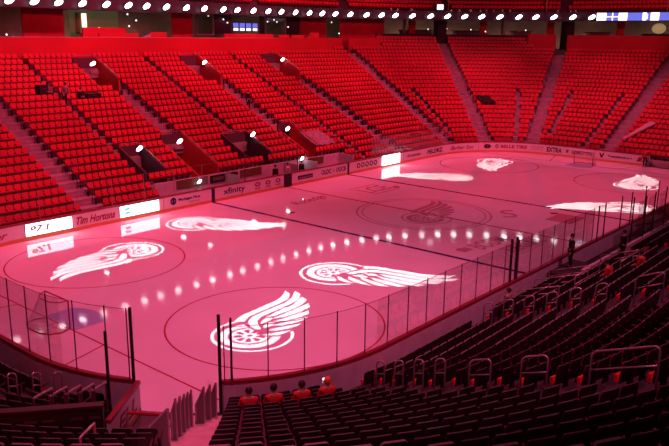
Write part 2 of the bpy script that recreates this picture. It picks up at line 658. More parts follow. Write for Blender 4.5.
# ------------------------------------------------------------------ boards
def arc(s0, s1, step=2.0):
    n = max(1, int(math.ceil(abs(s1 - s0) / step)))
    return [s0 + (s1 - s0) * i / n for i in range(n + 1)]


def ribbon(s0, s1, prof, path, step=2.0, mb=None, mi=0):
    mb = mb or MB()
    fr = [(lambda d, s=s: path(s, d)[0]) for s in arc(s0, s1, step)]
    return mb.sweep(prof, fr, mi)


def rect(d0, d1, z0, z1):
    return [(d0, z0), (d1, z0), (d1, z1), (d0, z1)]


def boards(name, label, runs, path):
    t = thing(name, label, 'rink boards', (*path(runs[0][0], 0)[0], 0))
    for s0, s1 in runs:
        recalc(ribbon(s0, s1, rect(0.0, .30, 0, 3.35), path).build('panel', BOARD, t))
        recalc(ribbon(s0, s1, rect(.30, .42, 0, 3.2), path).build('outer_panel', BOARD_OUT, t))['label'] = 'grey outside of the boards'
        recalc(ribbon(s0, s1, rect(-.05, 0.0, 0.0, .72), path).build('kickplate', KICK, t))['label'] = 'yellow kickplate'
        recalc(ribbon(s0, s1, rect(-.08, .5, 3.35, 3.68), path).build('cap_rail', CAP, t))['label'] = 'dark red cap rail'
    return t


S_END = 72 + CR * PI / 2
farb = boards('dasher_boards', 'long white rink boards with adverts and yellow kickplate along the far stand', [(-98, S_END + 31)], far)
# near path: corner angle measured like the far corner (near angle = far angle + 180)
ns = lambda a: corner_s(a, 0)
G0, G1 = 48.3, 28.9            # the opening in the near corner between these angles
neab = boards('dasher_boards', 'grey-backed rink boards in front of the dark seats on the camera side', [(-50, ns(G0))], near)
endb = boards('dasher_boards', 'curved rink boards with red cap rail behind the near goal', [(ns(G1), ns(0) + 30)], near)

BT = lambda *a, **k: board_text(*a, parent=farb, **{**k, 'bold': k.get('bold', 0) + .018})
BT('Rutter', -82.5, -74.8, 1.2, 2.6, INKRED, shear=.4)
BT('Tim Hortons', -60.6, -51.6, 1.15, 2.75, INKRED, shear=.35, bold=.015)
BT('Michigan First', -35.2, -28.9, 1.75, 2.6, INKBLUE, bold=.012)
BT('CREDIT UNION', -32.2, -29.2, 1.2, 1.5, INKBLUE)
BT('xfinity', -21.9, -14.9, .95, 2.9, INKBLUE)
BT('OLDC', 13.4, 17.6, 1.4, 2.7, INK, bold=.015)
BT('OOCB', 19.6, 23.8, 1.4, 2.7, INK, bold=.015)
BT('Kroninger', 54.3, 61.6, 1.3, 2.5, INK)
BT('FELDRZ', 65.4, 74.3, 1.3, 2.7, INK, bold=.02)
BT('Barber Soc', 78.4, 88.2, 1.3, 2.7, INKRED, shear=.4)
BT('BELLE TIRE', 97.6, 106.4, 1.5, 2.6, INKRED, bold=.02)
BT('REGENCE', 107.9, 112, 2.1, 2.7, INKFADE)
BT('CAPITAL', 107.9, 112, 1.3, 1.9, INKFADE)
BT('EXTRA', 113.1, 118.4, 1.1, 2.8, INK, bold=.02)
BT('GAMESTONE', 121.8, 128.8, 1.3, 2.5, INK, bold=.02)
BT('Townebank.org', 133.7, 141.5, 1.4, 2.4, INK)
BT('Little Caesars', 146.2, 154, 1.4, 2.5, INKFADE)


def board_poly(pts, m, parent=farb, d=-.06, path=far, name='advert_logo'):
    mb = MB()
    mb.add([(*path(s, d)[0], z) for s, z in pts], [tuple(range(len(pts)))])
    return mb.build(name, m, parent)


def board_disc(s, z, rs, rz, m, n=16, inner=0.0, name='advert_logo'):
    mb = MB()
    if inner <= 0:
        pts = [(s + rs * math.cos(2 * PI * i / n), z + rz * math.sin(2 * PI * i / n)) for i in range(n)]
        return board_poly(pts, m, name=name)
    vs = []
    for i in range(n):
        a = 2 * PI * i / n
        for k in (inner, 1):
            vs.append((*far(s + rs * k * math.cos(a), -.06)[0], z + rz * k * math.sin(a)))
    fs = [(2 * i, 2 * i + 1, 2 * ((i + 1) % n) + 1, 2 * ((i + 1) % n)) for i in range(n)]
    return mb.add(vs, fs).build(name, m, farb)


board_disc(-36.6, 2.15, .85, .85, INKBLUE, inner=.55)
board_poly([(-36.9, 1.6), (-36.3, 1.6), (-36.3, 2.7), (-36.9, 2.7)], INKBLUE)
for s_ in (-10.6, -7.0, -3.4):
    board_disc(s_, 2.3, .95, .55, INKRED, inner=.5)
    BT('MGM', s_ - .9, s_ + .9, 1.1, 1.5, INKRED)
board_poly([(4, 1.35), (9.9, 1.35), (9.9, 2.45), (4, 2.45)], INKBLUE)
BT('amazon live', 4.5, 9.4, 1.6, 2.1, INKFADE, d=-.08)
for i in range(5):
    board_disc(29.6 + i * 2.0, 2.05, .85, .75, INK, inner=.55)
board_disc(18.6, 2.05, .35, .45, INKFADE)
board_disc(93.0, 2.05, 1.25, .75, INK, inner=.45)
board_disc(93.0, 2.05, .9, .18, INK)
board_disc(96.3, 2.05, .6, .65, INK, inner=.5)
for ds, dz in ((0, 0), (-.45, .45), (0, .6), (.45, .45)):
    board_disc(120.3 + ds, 1.85 + dz, .35 if dz == 0 else .16, .35 if dz == 0 else .2, INK)
board_poly([(131, 2.7), (131.5, 2.7), (131.9, 1.9), (132.2, 2.7), (132.7, 2.7), (132.1, 1.2), (131.6, 1.2)], INK)
board_poly([(142.9, 1.3), (144.2, 1.3), (145.2, 2.8), (143.6, 2.7)], INKRED)
board_poly([(144.3, 1.2), (145.2, 1.2), (145.2, 2.0)], INKRED)
# stripes where the lines meet the boards, seams, bench gate
for s0, s1, m in ((-25.5, -24.5, INKBLUE), (24.6, 25.4, INKBLUE), (-.4, .4, INKRED)):
    recalc(ribbon(s0, s1, rect(-.07, -.01, .05, 3.35), far).build('line_stripe', m, farb))
for s_ in (-39.2, 52.0, 89.9, 129.6):
    recalc(ribbon(s_ - .06, s_ + .06, rect(-.06, -.01, .72, 3.35), far).build('panel_seam', INKFADE, farb))
# near gate lettering on the opened gate
recalc(ribbon(-1.2, 1.7, rect(-.09, -.01, .1, 3.5), far).build('bench_gate', BLACK, farb))['label'] = 'black gate at the penalty box'


def led(s0, s1, z0, z1, label):
    t = thing('advert_screen', label, 'screen', (*far((s0 + s1) / 2, -.15)[0], z0), 'bright advert screens in the far boards')
    recalc(ribbon(s0 - .1, s1 + .1, rect(-.10, -.03, z0 - .06, z1 + .06), far).build('frame', BLACK, t))
    recalc(ribbon(s0, s1, rect(-.14, -.10, z0, z1), far).build('display', LED, t))
    return t


t = led(-71.25, -61.6, .85, 3.2, 'bright white advert screen reading 97.1 left of the dark cursive name')
board_text('97.1', -70.4, -66.4, 1.35, 2.75, INKGREY, t, d=-.16, shear=.2, bold=.05, name='display_lettering')
board_text('TICKET', -65.8, -62.4, 1.5, 2.4, LEDWHITE2, t, d=-.16, name='display_lettering')
t = led(-50.5, -40.6, .85, 3.2, 'bright white advert screen with a small teal mark, right of the dark cursive name')
for dz in (1.35, 2.2):
    mb = MB()
    mb.add([(*far(s, -.16)[0], z) for s, z in ((-49.6, dz), (-48.2, dz), (-47.9, dz + .55), (-49.2, dz + .55))], [(0, 1, 2, 3)])
    mb.build('display_logo', INKTEAL, t)
led(40.8, 50.0, .55, 3.5, 'blank glaring white advert screen in the far boards beside the five dark rings')


# ------------------------------------------------------------------ rink glass
def glass_run(path, s_list, hgt, label_p, label_s, grp, dark_every=0, post=POST, pr=.06):
    for i, s in enumerate(s_list):
        (x, y), (nx, ny) = path(s, .2)
        h = hgt(s)
        mb = MB().box((x, y, 3.68 + (h + .15) / 2), (pr * 2, pr * 2, h + .15), (Vector((ny, -nx, 0)), Vector((nx, ny, 0)), Vector((0, 0, 1))), bev=pr * .4)
        o = mb.build('glass_stanchion', post, None, loc=(x, y, 3.68))
        tag(o, label_s, 'glass post', grp + ' posts')
        if i + 1 < len(s_list) and s_list[i + 1] - s < 9:
            s2 = s_list[i + 1]
            h2 = min(h, hgt(s2))
            g = ribbon(s + .1, s2 - .1, rect(.18, .22, 3.7, 3.68 + h2), path, 2.0)
            g.v = g.v
            (cx, cy), _ = path((s + s2) / 2, .2)
            t = thing('glass_shield', label_p, 'glass panel', (cx, cy, 3.68), grp + ' panes')
            recalc(g.build('pane', GLASS, t))
            recalc(ribbon(s + .1, s2 - .1, rect(.17, .23, 3.68 + h2, 3.68 + h2 + .04), path, 2.0).build('top_edge', GLASS_EDGE, t))['label'] = 'darker top edge of the pane'


nl = [s for s in np.arange(-34, ns(G0) - 1.2, 4.05)]
nl = sorted([s for s in nl if s > 10] + [ns(G0) - .3])
glass_run(near, nl, lambda s: 5.9, 'clear rink glass pane on the boards before the camera-side stand', 'slim dark glass post on the boards before the camera-side stand', 'camera-side rink glass')
el = [ns(G1) + .2] + [s for s in np.arange(ns(G1) + 2.7, ns(0) + 26, 4.05)]
glass_run(near, el, lambda s: 7.7, 'tall clear rink glass pane on the curved boards behind the near goal', 'slim dark post of the tall glass behind the near goal', 'near goal end glass')
fl = [s for s in np.arange(-92, S_END + 30, 8.0) if not (-16 < s < 30)]
glass_run(far, fl, lambda s: 5.6 if s < 60 else 7.5, 'faint clear rink glass pane on the far boards before the red seats', 'slim grey post on the far boards before the red seats', 'far rink glass', post=POST_LT, pr=.05)


def post(path, s, d, z0, z1, w, m, label, grp=None, name='glass_stanchion'):
    (x, y), (nx, ny) = path(s, d)
    o = MB().box((x, y, (z0 + z1) / 2), (w, w, z1 - z0), (Vector((ny, -nx, 0)), Vector((nx, ny, 0)), Vector((0, 0, 1))), bev=w * .2).build(name, m, None, loc=(x, y, z0))
    return tag(o, label, 'glass post', grp)


post(near, ns(G0) + .2, .25, 0, 11.0, .34, BLACK, 'thick black glass post at the right side of the boards opening', 'posts at the right of the opening')
post(near, ns(G0) - 1.0, .25, 0, 10.6, .24, BLACK, 'thick black glass post at the right side of the boards opening', 'posts at the right of the opening')
post(near, ns(G1) - .2, .25, 0, 11.6, .30, BLACK, 'thick dark glass post rising from the left corner of the boards opening')
post(near, corner_s(30.7, 6.5), 6.5, 1.5, 11.6, .26, BLACK, 'thick dark post standing beside the open gate left of the tunnel')
# bench posts on the camera side (tall, several together)
BENCHP = [(8.6, .3), (5.6, .3), (2.6, 4.2), (0, 5.5), (-2.6, .3), (-5, 5.5), (-8, .3), (-11.5, 5.5), (-16, .3), (-20, 5.5), (-24, .3)]
for bs_, bd_ in BENCHP:
    post(near, bs_, bd_, .5, 9.8 if bd_ < 4 else 11.0, .2, BLACK, 'tall dark glass post around the players bench on the camera side', 'bench glass posts')
for s0 in (-20, -11.5, -5, 0):
    t = thing('glass_shield', 'clear glass pane standing behind the players bench', 'glass panel', (*near(s0, 5.5)[0], 3.4), 'bench back panes')
    recalc(ribbon(s0, s0 + 3.8, rect(5.48, 5.52, 3.4, 10.5), near).build('pane', GLASS, t))
for s_, nm in ((41.0, 0), (39.3, 1)):
    post(near, s_, .1, 1.0, 10.2, .34, BLACK, 'thick dark glass post of the close pair by the seated front-row person', 'front row posts')

# the opened gate at the corner, and the floor of the tunnel
hx, hy = near(ns(G1) - .55, .45)[0]
gx2, gy2 = -103.1, -33.9
gv = Vector((gx2 - hx, gy2 - hy, 0))
gl = gv.length
gu = gv.normalized()
gn = Vector((-gu.y, gu.x, 0))
ax = (gu, gn, Vector((0, 0, 1)))
t = thing('rink_gate', 'white rink gate with red bands swung open into the tunnel', 'gate', (hx, hy, 0))
gc = Vector((hx, hy, 0)) + gv / 2
MB().box(gc + Vector((0, 0, 1.7)), (gl, .3, 3.3), ax).build('panel', BOARD, t)
MB().box(gc + Vector((0, 0, 3.5)), (gl + .1, .5, .35), ax).build('cap_rail', CAP, t)
MB().box(gc + Vector((0, 0, .35)), (gl, .36, .6), ax).build('kickplate', KICK, t)
vs, fs = text_polys('ELL', .2, .03)
side = 1 if gn.dot(Vector((-137 + 100, -90 + 31, 0))) < 0 else -1
for sgn in (1, -1):
    q = []
    for u, v, _ in vs:
        uu_ = (u - .5) if sgn > 0 else (.5 - u)
        pt = gc + gu * (uu_ * gl * .62 + (-.5)) * 1 + gn * (-.17 * sgn) + Vector((0, 0, .95 + 1.7 * v))
        q.append(pt)
    MB().add(q, fs).build('lettering', INKRED, t)


# ------------------------------------------------------------------ terraces, aisles and seats
def face_rot(n):
    """rotation so that local +y looks to the ice (against the outward normal n)"""
    return math.atan2(-n[1], -n[0]) - PI / 2


FAR_AISLES = [('x', -55), ('x', -18.5), ('x', 18.5), ('x', 53.5), ('a', 73.7), ('a', 46.5), ('a', 17.5), ('y', -1.8)]
FAR_SEAMS = [('x', -37.5), ('x', 35.5), ('x', 0.5), ('a', 65.5), ('a', 27.2), ('a', 9.0), ('y', 5.7), ('x', -84)]
PITCH = 1.58


def far_rows(k):
    """s-range limits where row k exists, as a list of (key0, key1)"""
    if k <= 21:
        return [(('x', -100), ('y', -40))]
    if k <= 22:
        return [(('a', 78), ('y', -40))]
    if k <= 25:
        return [(('a', 63), ('a', 24))]
    return []


D0F = 3.0
# cuts in the far terrace: (s0, s1, d0, d1)  portals
FCUTS = [(-38, 29, -1, 7.6), (-37.6, -31.8, 8.6, 18.5), (-23.6, -17.0, 7.0, 21.0), (-5.8, 3.0, 8.6, 18.5), (17.5, 22.5, 9.0, 20.5),
         (-24.0, -17.2, 47.0, 58.5), (13.0, 19.5, 47.0, 58.5), (48.5, 55.5, 47.0, 58.5)]


def in_cuts(s, d, cuts, pad=0.0):
    return any(a - pad < s < b + pad and c < d < e for a, b, c, e in cuts)


def split(s0, s1, d, cuts):
    iv = [(s0, s1)]
    for a, b, c, e in cuts:
        if not (c < d < e):
            continue
        out = []
        for p, q in iv:
            if b <= p or a >= q:
                out.append((p, q))
            else:
                if p < a:
                    out.append((p, a))
                if b < q:
                    out.append((b, q))
        iv = out
    return iv


EXCL = [(-37.4, 14), (-37.4, 13), (-41.2, 15), (-29.6, 14), (-31.0, 14), (-28.2, 14)]
seat_spots = []     # (x, y, z, rot, block, path)


def dist_to_cam(x, y, z):
    return math.dist((x, y, z), CAMP)


CAMP = (-137.542, -90.627, 38.751)
CAMY, CAMT, CAMR, FPX = 0.70404935, -0.24733767, 0.01104819, 746.7576

mbT = MB()
for k in range(26):
    d = D0F + TREAD * k
    zf = ztf(d) - SEATH
    zp = ztf(d - TREAD) - SEATH if k else -.1
    for ka, kb in far_rows(k):
        sa, sb = key_s(ka, d), key_s(kb, d)
        for p, q in split(sa, sb, d, FCUTS):
            if q - p < .3:
                continue
            ribbon(p, q, rect(d - TREAD + .7, d + .7 + .5, zp - 1.2, zf), far, 5.0, mbT)
        # seats
        keys = sorted([key_s(a, d) for a in FAR_AISLES])
        seams = [key_s(a, d) for a in FAR_SEAMS if not (a[0] != 'x' and d > 36)]
        bounds = [sa] + [a for a in keys if sa < a < sb] + [sb]
        for i in range(len(bounds) - 1):
            b0 = bounds[i] + (2.1 if i else 0)
            b1 = bounds[i + 1] - (2.1 if i + 1 < len(bounds) - 1 else 0)
            subs = [b0] + [x for x in seams if b0 + 3 < x < b1 - 3] + [b1]
            for j in range(len(subs) - 1):
                c0 = subs[j] + (.45 if j else 0)
                c1 = subs[j + 1] - (.45 if j + 1 < len(subs) - 1 else 0)
                n = int((c1 - c0) / PITCH)
                if n < 1:
                    continue
                off_ = (c1 - c0 - n * PITCH) / 2
                for m_ in range(n):
                    s = c0 + off_ + (m_ + .5) * PITCH
                    if in_cuts(s, d, FCUTS, .8) or in_cuts(s, d - .9, FCUTS, .8):
                        continue
                    if any(abs(s - e0) < 1.3 and k == e1 for e0, e1 in EXCL):
                        continue
                    (x, y), nn = far(s, d)
                    seat_spots.append((x, y, zf, face_rot(nn), 'far'))
ft = recalc(mbT.build('floor_terrace', CONC))
struct(ft, 'stepped concrete seating terrace of the far stand')

# aisle steps (half-height treads), one run per aisle
for ka in FAR_AISLES:
    mbs = MB()
    for k in range(1, 24):
        d = D0F + TREAD * k
        s = key_s(ka, d)
        top = max([0] + [1 for a, b in far_rows(k) if key_s(a, d) < s < key_s(b, d)])
        if not top or in_cuts(s, d, FCUTS) or in_cuts(s - 1.9, d, FCUTS):
            continue
        zp = ztf(d - TREAD) - SEATH
        ribbon(s - 1.7, s + 1.7, rect(d - 1.1 - TREAD + 1.4, d - TREAD + .72 + .05, zp - .05, zp + .67), far, 4, mbs)
    struct(recalc(mbs.build('floor_aisle_steps', CONC)))

# near stand ------------------------------------------------------
NPITCH = 1.66
NEAR_AISLES = [('x', 54.8), ('x', 18.5), ('x', -18.5), ('a', 73.2), ('a', 46.8), ('a', 15.5)]
# near "angle" = far angle + 180; the tunnel runs radially between 48.5 and 29
TUN_A0, TUN_A1, TUN_D = 43.4, 29.0, 24.0


def tunnel_cut(d):
    return [(key_s(('a', 43.4), d), key_s(('a', 28.0), d), -1, TUN_D)]


D0N = 3.2
mbT = MB()
for k in range(0, 26):
    d = D0N + TREAD * k
    zf = ztn(d) - SEATH
    zp = ztn(d - TREAD) - SEATH if k else -.1
    sa, sb = -60.0, key_s(('a', -4), d)
    cuts = tunnel_cut(d) + [(-30, 32, -1, 7.0)]
    for p, q in split(sa, sb, d, cuts):
        ribbon(p, q, rect(d - TREAD + .7, d + .7 + .5, max(zp - 1.2, -.15), zf), near, 5.0, mbT)
    keys = sorted([key_s(a, d) for a in NEAR_AISLES])
    bounds = [sa] + keys + [sb]
    for i in range(len(bounds) - 1):
        b0 = bounds[i] + (2.0 if i else 0)
        b1 = bounds[i + 1] - (2.0 if i + 1 < len(bounds) - 1 else 0)
        blk = i
        np_ = NPITCH * (1 + .035 * (((k * 0.618) % 1) - .5)) if blk == 4 else NPITCH
        n = int((b1 - b0) / np_)
        off_ = (b1 - b0 - n * np_) / 2
        if blk == 4:
            off_ = b1 + .45 - b0 - n * np_
        for m_ in range(n):
            s = b0 + off_ + (m_ + .5) * np_
            if in_cuts(s, d, cuts, .9):
                continue
            if blk == 5 and s > key_s(('a', 43.8), d) and d < TUN_D:
                if s < key_s(('a', 27.5), d):
                    continue
            (x, y), nn = near(s, d)
            seat_spots.append((x, y, zf, face_rot(nn), 'near%d' % blk))
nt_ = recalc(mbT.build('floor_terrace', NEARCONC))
struct(nt_, 'stepped dark terrace of the camera-side stand')

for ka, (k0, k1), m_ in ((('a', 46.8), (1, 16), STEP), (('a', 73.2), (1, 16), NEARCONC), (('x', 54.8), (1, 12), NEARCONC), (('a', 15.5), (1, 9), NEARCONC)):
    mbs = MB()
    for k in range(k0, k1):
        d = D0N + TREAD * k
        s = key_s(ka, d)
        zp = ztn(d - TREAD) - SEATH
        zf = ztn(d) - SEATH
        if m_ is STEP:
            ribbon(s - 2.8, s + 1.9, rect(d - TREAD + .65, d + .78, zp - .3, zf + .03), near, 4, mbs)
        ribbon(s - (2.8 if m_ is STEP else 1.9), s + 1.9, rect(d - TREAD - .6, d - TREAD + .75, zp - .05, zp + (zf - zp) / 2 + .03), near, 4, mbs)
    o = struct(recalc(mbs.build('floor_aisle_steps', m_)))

# ------------------------------------------------------------------ seat templates
def seat_parts_mb():
    """local feet: origin on the floor under the backrest, +y towards the ice"""
    prof = []
    W = .75
    xs = np.linspace(-W, W, 7)
    zs = [1.25, 1.7, 2.3, 2.72, 2.88]
    yb = lambda x, z: -.10 * (z - 1.25) - .02 + .12 * (1 - (x / W) ** 2) * -1 + .12
    wz = lambda z: 1.0 if z < 2.7 else (.97 if z < 2.8 else .84)
    zz = lambda x, z: z - (.06 * (abs(x) / W) ** 3 if z > 2.6 else 0)

    def shell(y_off, thick, sx=1.0, dz=0.0):
        mb = MB()
        nx, nz = len(xs), len(zs)
        vs = []
        for layer in (0, 1):
            for z in zs:
                for x in xs:
                    xx = x * wz(z)
                    vs.append((xx * sx, yb(x, z) + y_off - layer * thick, zz(x, z) - dz))
        fs = []
        for j in range(nz - 1):
            for i in range(nx - 1):
                a = j * nx + i
                fs.append((a, a + nx, a + nx + 1, a + 1))
                b = a + nx * nz
                fs.append((b, b + 1, b + nx + 1, b + nx))
        N_ = nx * nz
        loop = [i for i in range(nx)] + [j * nx + nx - 1 for j in range(1, nz)] + [(nz - 1) * nx + i for i in range(nx - 2, -1, -1)] + [j * nx for j in range(nz - 2, 0, -1)]
        for i in range(len(loop)):
            a, b = loop[i], loop[(i + 1) % len(loop)]
            fs.append((a, b, b + N_, a + N_))
        return mb.add(vs, fs)
    pad = shell(.07, .05, .88, .04)
    back = shell(0.0, .07)
    rim = MB()
    pts = [(x * .86, yb(x, 2.88) - .03, zz(x, 2.88) + .02) for x in xs]
    rim.tube(pts, .035, 5)
    pan = MB()
    pan.prism([(-.68, .16, 1.25), (-.68, .44, 1.10), (-.68, .60, 1.62), (-.68, .52, 1.76), (-.68, .34, 1.76)], (1.36, 0, 0))
    arm = MB()
    arm.prism([(.77, -.12, 1.95), (.77, .95, 2.0), (.77, 1.0, 2.12), (.77, -.16, 2.1)], (.13, 0, 0))
    leg = MB()
    leg.prism([(.765, -.05, 0), (.765, .45, 0), (.765, .35, 1.1), (.765, .55, 1.98), (.765, -.1, 1.98), (.765, -.05, 1.1)], (.13, 0, 0))
    return pad, back, rim, pan, arm, leg


pad, back, rim, pan, arm, leg = seat_parts_mb()


def make_seat():
    t = thing('arena_seat', 'x', 'seat', (0, 0, 0))
    recalc(pad.build('backrest', RED, t, smooth=False))['label'] = 'red front of the backrest'
    b = recalc(back.build('back_shell', SHELL, t))
    b['label'] = 'black back shell'
    rim.build('lit_top_rim', RIM, b)['label'] = 'paler rim along the shell with the lit edge in its colour'
    recalc(pan.build('seat_pan', RED, t))['label'] = 'folded red seat pan'
    recalc(arm.build('armrest', ARM, t))
    recalc(leg.build('leg', SHELL, t))
    return t


# camera axes to choose the seats that show largest
cf = Vector((math.cos(CAMY) * math.cos(CAMT), math.sin(CAMY) * math.cos(CAMT), math.sin(CAMT)))
cr = cf.cross(Vector((0, 0, 1))).normalized()
cu_ = cr.cross(cf)
c_, s_ = math.cos(CAMR), math.sin(CAMR)
cr, cu_ = cr * c_ + cu_ * s_, cu_ * c_ - cr * s_


def pix(x, y, z):
    d = Vector((x, y, z)) - Vector(CAMP)
    w = d.dot(cf)
    if w < 1:
        return None
    return 334.5 + FPX * d.dot(cr) / w, 223 - FPX * d.dot(cu_) / w, w


near_list, rest = [], []
for sp in seat_spots:
    q = pix(sp[0], sp[1], sp[2] + 2.4)
    if q is None or not (-14 < q[0] < 683 and -12 < q[1] < 458):
        if sp[4] == 'far' and q is not None and -40 < q[0] < 720:
            rest.append(sp)
        elif sp[4] != 'far' and q is not None and -60 < q[0] < 760 and -10 < q[1] < 500:
            rest.append(sp)
        continue
    if sp[4] == 'far':
        rest.append(sp)
    else:
        # hidden deep under the bottom edge or fully in view
        near_list.append((q[2], sp) if q[1] < 449 else (1e9, sp))
near_list.sort(key=lambda a: a[0])
singles = [sp for w, sp in near_list if w < 1e8][:300]
rest += [sp for w, sp in near_list if w >= 1e8] + [sp for w, sp in near_list if w < 1e8][300:]
SEATLAB = {
    'near4': ('black-backed folding arena seat in the fan-shaped foreground block below the steel handrails', 'seats of the foreground block'),
    'near5': ('black-backed folding arena seat behind the dark parapet over the tunnel', 'seats behind the tunnel parapet'),
    'near3': ('black-backed folding arena seat in the nearest part of the long rows above the handrails', 'nearest seats of the long rows'),
    'near6': ('black-backed folding arena seat left of the tunnel beside the hooped handrails', 'seats left of the tunnel'),
}
proto = make_seat()
used = False
for sp in singles:
    lab, grp = SEATLAB.get(sp[4], ('black-backed folding arena seat in the long rows along the near boards', 'seats of the long rows'))
    if not used:
        o = proto
        o.location = Vector(sp[:3]) * F
        o.rotation_euler = (0, 0, sp[3])
        o['label'], o['group'] = lab, grp
        used = True
    else:
        dup(proto, sp[:3], sp[3], lab, grp)

# upper deck rows (only the lowest rows reach into the picture)
for k in range(5):
    d = 67.5 + 2.8 * k
    zf = 48.2 + 1.75 * k
    for i in range(int((key_s(('y', -30), d) + 30) / PITCH)):
        s = -30 + (i + .5) * PITCH
        if any(abs(s - key_s(a, d)) < 2.0 for a in FAR_AISLES):
            continue
        (x, y), nn = far(s, d)
        rest.append((x, y, zf, face_rot(nn), 'up'))
mbT = MB()
for k in range(6):
    d = 67.5 + 2.8 * k
    zf = 48.2 + 1.75 * k
    ribbon(-40, key_s(('y', -40), d), rect(d - TREAD + .7, d + .7 + .4, zf - 2.2, zf), far, 5.0, mbT)
struct(recalc(mbT.build('floor_upper_deck', CONC_DK)))

# the rest of the seats: one object
tv = []
tf = []
tm = []


def tadd(vs, fs, ms):
    o = len(tv)
    tv.extend(vs)
    for f, m in zip(fs, ms):
        tf.append([i + o for i in f])
        tm.append(m)


# curved backrest cross-section kept, corners cut
ou = [(-.69, 1.28), (.69, 1.28), (.71, 2.5), (.67, 2.76), (.54, 2.88), (-.54, 2.88), (-.67, 2.76), (-.71, 2.5)]
fr_ = [(x, .12 - .10 * (z - 1.28) + .0, z) for x, z in ou]
bk_ = [(x, -.06 - .10 * (z - 1.28), z) for x, z in ou]
n8 = len(ou)
tadd(fr_ + bk_, [list(range(n8))[::-1]] + [list(range(n8, 2 * n8))] + [[i, (i + 1) % n8, n8 + (i + 1) % n8, n8 + i] for i in range(n8)],
     [0, 1] + [1, 1, 1, 2, 2, 2, 1, 1])  # top faces take the rim grey, a highlight put into colour
pn = [(.16, 1.25), (.44, 1.10), (.60, 1.62), (.52, 1.76), (.34, 1.76)]
a_ = [(-.68, y, z) for y, z in pn]
b_ = [(.68, y, z) for y, z in pn]
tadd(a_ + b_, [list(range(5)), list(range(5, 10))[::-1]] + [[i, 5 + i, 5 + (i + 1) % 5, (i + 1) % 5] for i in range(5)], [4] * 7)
am = [(-.14, 1.95), (.9, 2.0), (.9, 2.12), (-.16, 2.1)]
a_ = [(.77, y, z) for y, z in am]
b_ = [(.88, y, z) for y, z in am]
tadd(a_ + b_, [[0, 1, 2, 3], [7, 6, 5, 4]] + [[i, 4 + i, 4 + (i + 1) % 4, (i + 1) % 4] for i in range(4)], [3] * 6)
lg = [(0, 0), (.4, 0), (.3, 1.3), (.1, 1.3)]
a_ = [(.70, y, z) for y, z in lg]
b_ = [(.80, y, z) for y, z in lg]
tadd(a_ + b_, [[0, 1, 2, 3], [7, 6, 5, 4]] + [[i, 4 + i, 4 + (i + 1) % 4, (i + 1) % 4] for i in range(4)], [1] * 6)
TV = np.array(tv)
nV = len(TV)
allv, allf, allm = [], [], []
for i, (x, y, z, r, blk) in enumerate(rest):
    c, s = math.cos(r), math.sin(r)
    V = np.empty_like(TV)
    V[:, 0] = x + TV[:, 0] * c - TV[:, 1] * s
    V[:, 1] = y + TV[:, 0] * s + TV[:, 1] * c
    V[:, 2] = z + TV[:, 2]
    allv.append(V)
    allf.extend([[q + i * nV for q in f] for f in tf])
    allm.extend(tm if blk in ('far', 'up') else [0 if q == 4 else q for q in tm])  # far pans keep the shaded red, near pans take the plain one
me = bpy.data.meshes.new('arena_seating')
me.from_pydata((np.concatenate(allv) * F).tolist(), [], allf)
for m in (RED, SHELL, RIM, ARM, PANSHADE):
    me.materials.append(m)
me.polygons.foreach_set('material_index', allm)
me.update()
o = bpy.data.objects.new('arena_seating', me)
COL.objects.link(o)
recalc(o)
tag(o, 'remaining rows of red folding seats filling the far stand, upper deck and distant near rows', 'seats', kind='stuff')


# ------------------------------------------------------------------ top of the far stand
def wall_run(name, a, b, d, z0, z1, m, lab, thick=.5):
    k0, k1 = key_s(a, d), key_s(b, d)
    return struct(recalc(ribbon(k0, k1, rect(d, d + thick, z0, z1), far, 3.0).build(name, m)), lab)


wall_run('wall_far_parapet', ('x', -110), ('a', 97), 63.6, 28.5, 37.15, WALLRED, 'smooth bright red parapet wall above the far rows')
struct(recalc(ribbon(-110, key_s(('a', 97), 63.8), rect(63.5, 64.2, 37.15, 37.3), far, 3.0).build('trim_1', CLOTH_PALE)), 'pale trim on top of the red parapet')
wall_run('wall_corner_parapet', ('a', 96.8), ('a', 75.2), 65.0, 30.0, 37.4, WALLRED, 'lower red parapet left of the corner aisle')
wall_run('wall_corner_parapet', ('a', 72.3), ('a', 63.5), 67.5, 30.0, 37.5, WALLRED, 'lower red parapet right of the corner aisle')
wall_run('wall_end_parapet', ('a', 25.5), ('a', 19), 69.0, 32.0, 39.8, WALLRED, 'smooth red cover left of the end aisle')
wall_run('wall_end_parapet', ('a', 16), ('y', -40), 67.6, 31.0, 39.5, WALLRED, 'smooth red parapet right of the end aisle')
wall_run('wall_top_row', ('a', 63.4), ('a', 47.5), 76.0, 34.0, 39.3, FASC, 'plum wall behind the top row')
wall_run('wall_top_row', ('a', 45.5), ('a', 25.6), 76.0, 34.0, 39.3, FASC, 'plum wall behind the top row')
SEND = key_s(('y', -40), 76)
for ka, kb, d_ in ((('x', -120), ('a', 97), 64.2), (('a', 97), ('a', 63.2), 68.2), (('a', 63.2), ('a', 24), 77.0), (('a', 24), ('y', -40), 70.0)):
    struct(recalc(ribbon(key_s(ka, d_), key_s(kb, d_), rect(d_, 92, 33.2, 33.8), far, 4.0).build('floor_concourse', CONC_DK)), 'dark concourse floor of the suites')
struct(recalc(ribbon(-120, SEND, rect(90, 90.6, 33.8, 48), far, 4.0).build('wall_back', SUITE)), 'dark back wall of the suites')
struct(recalc(ribbon(-120, SEND, rect(65.0, 91, 45.2, 46.4), far, 4.0).build('ceiling_suites', FASC)), 'plum soffit above the suites')
struct(recalc(ribbon(-120, SEND, rect(64.4, 65.2, 44.9, 48.5), far, 4.0).build('wall_fascia', FASC)), 'plum fascia band that carries the row of white lamps')

# suites: drapes, partitions, seats, glazing, each where the photo shows it (s at d = 78)
DS = 76.0


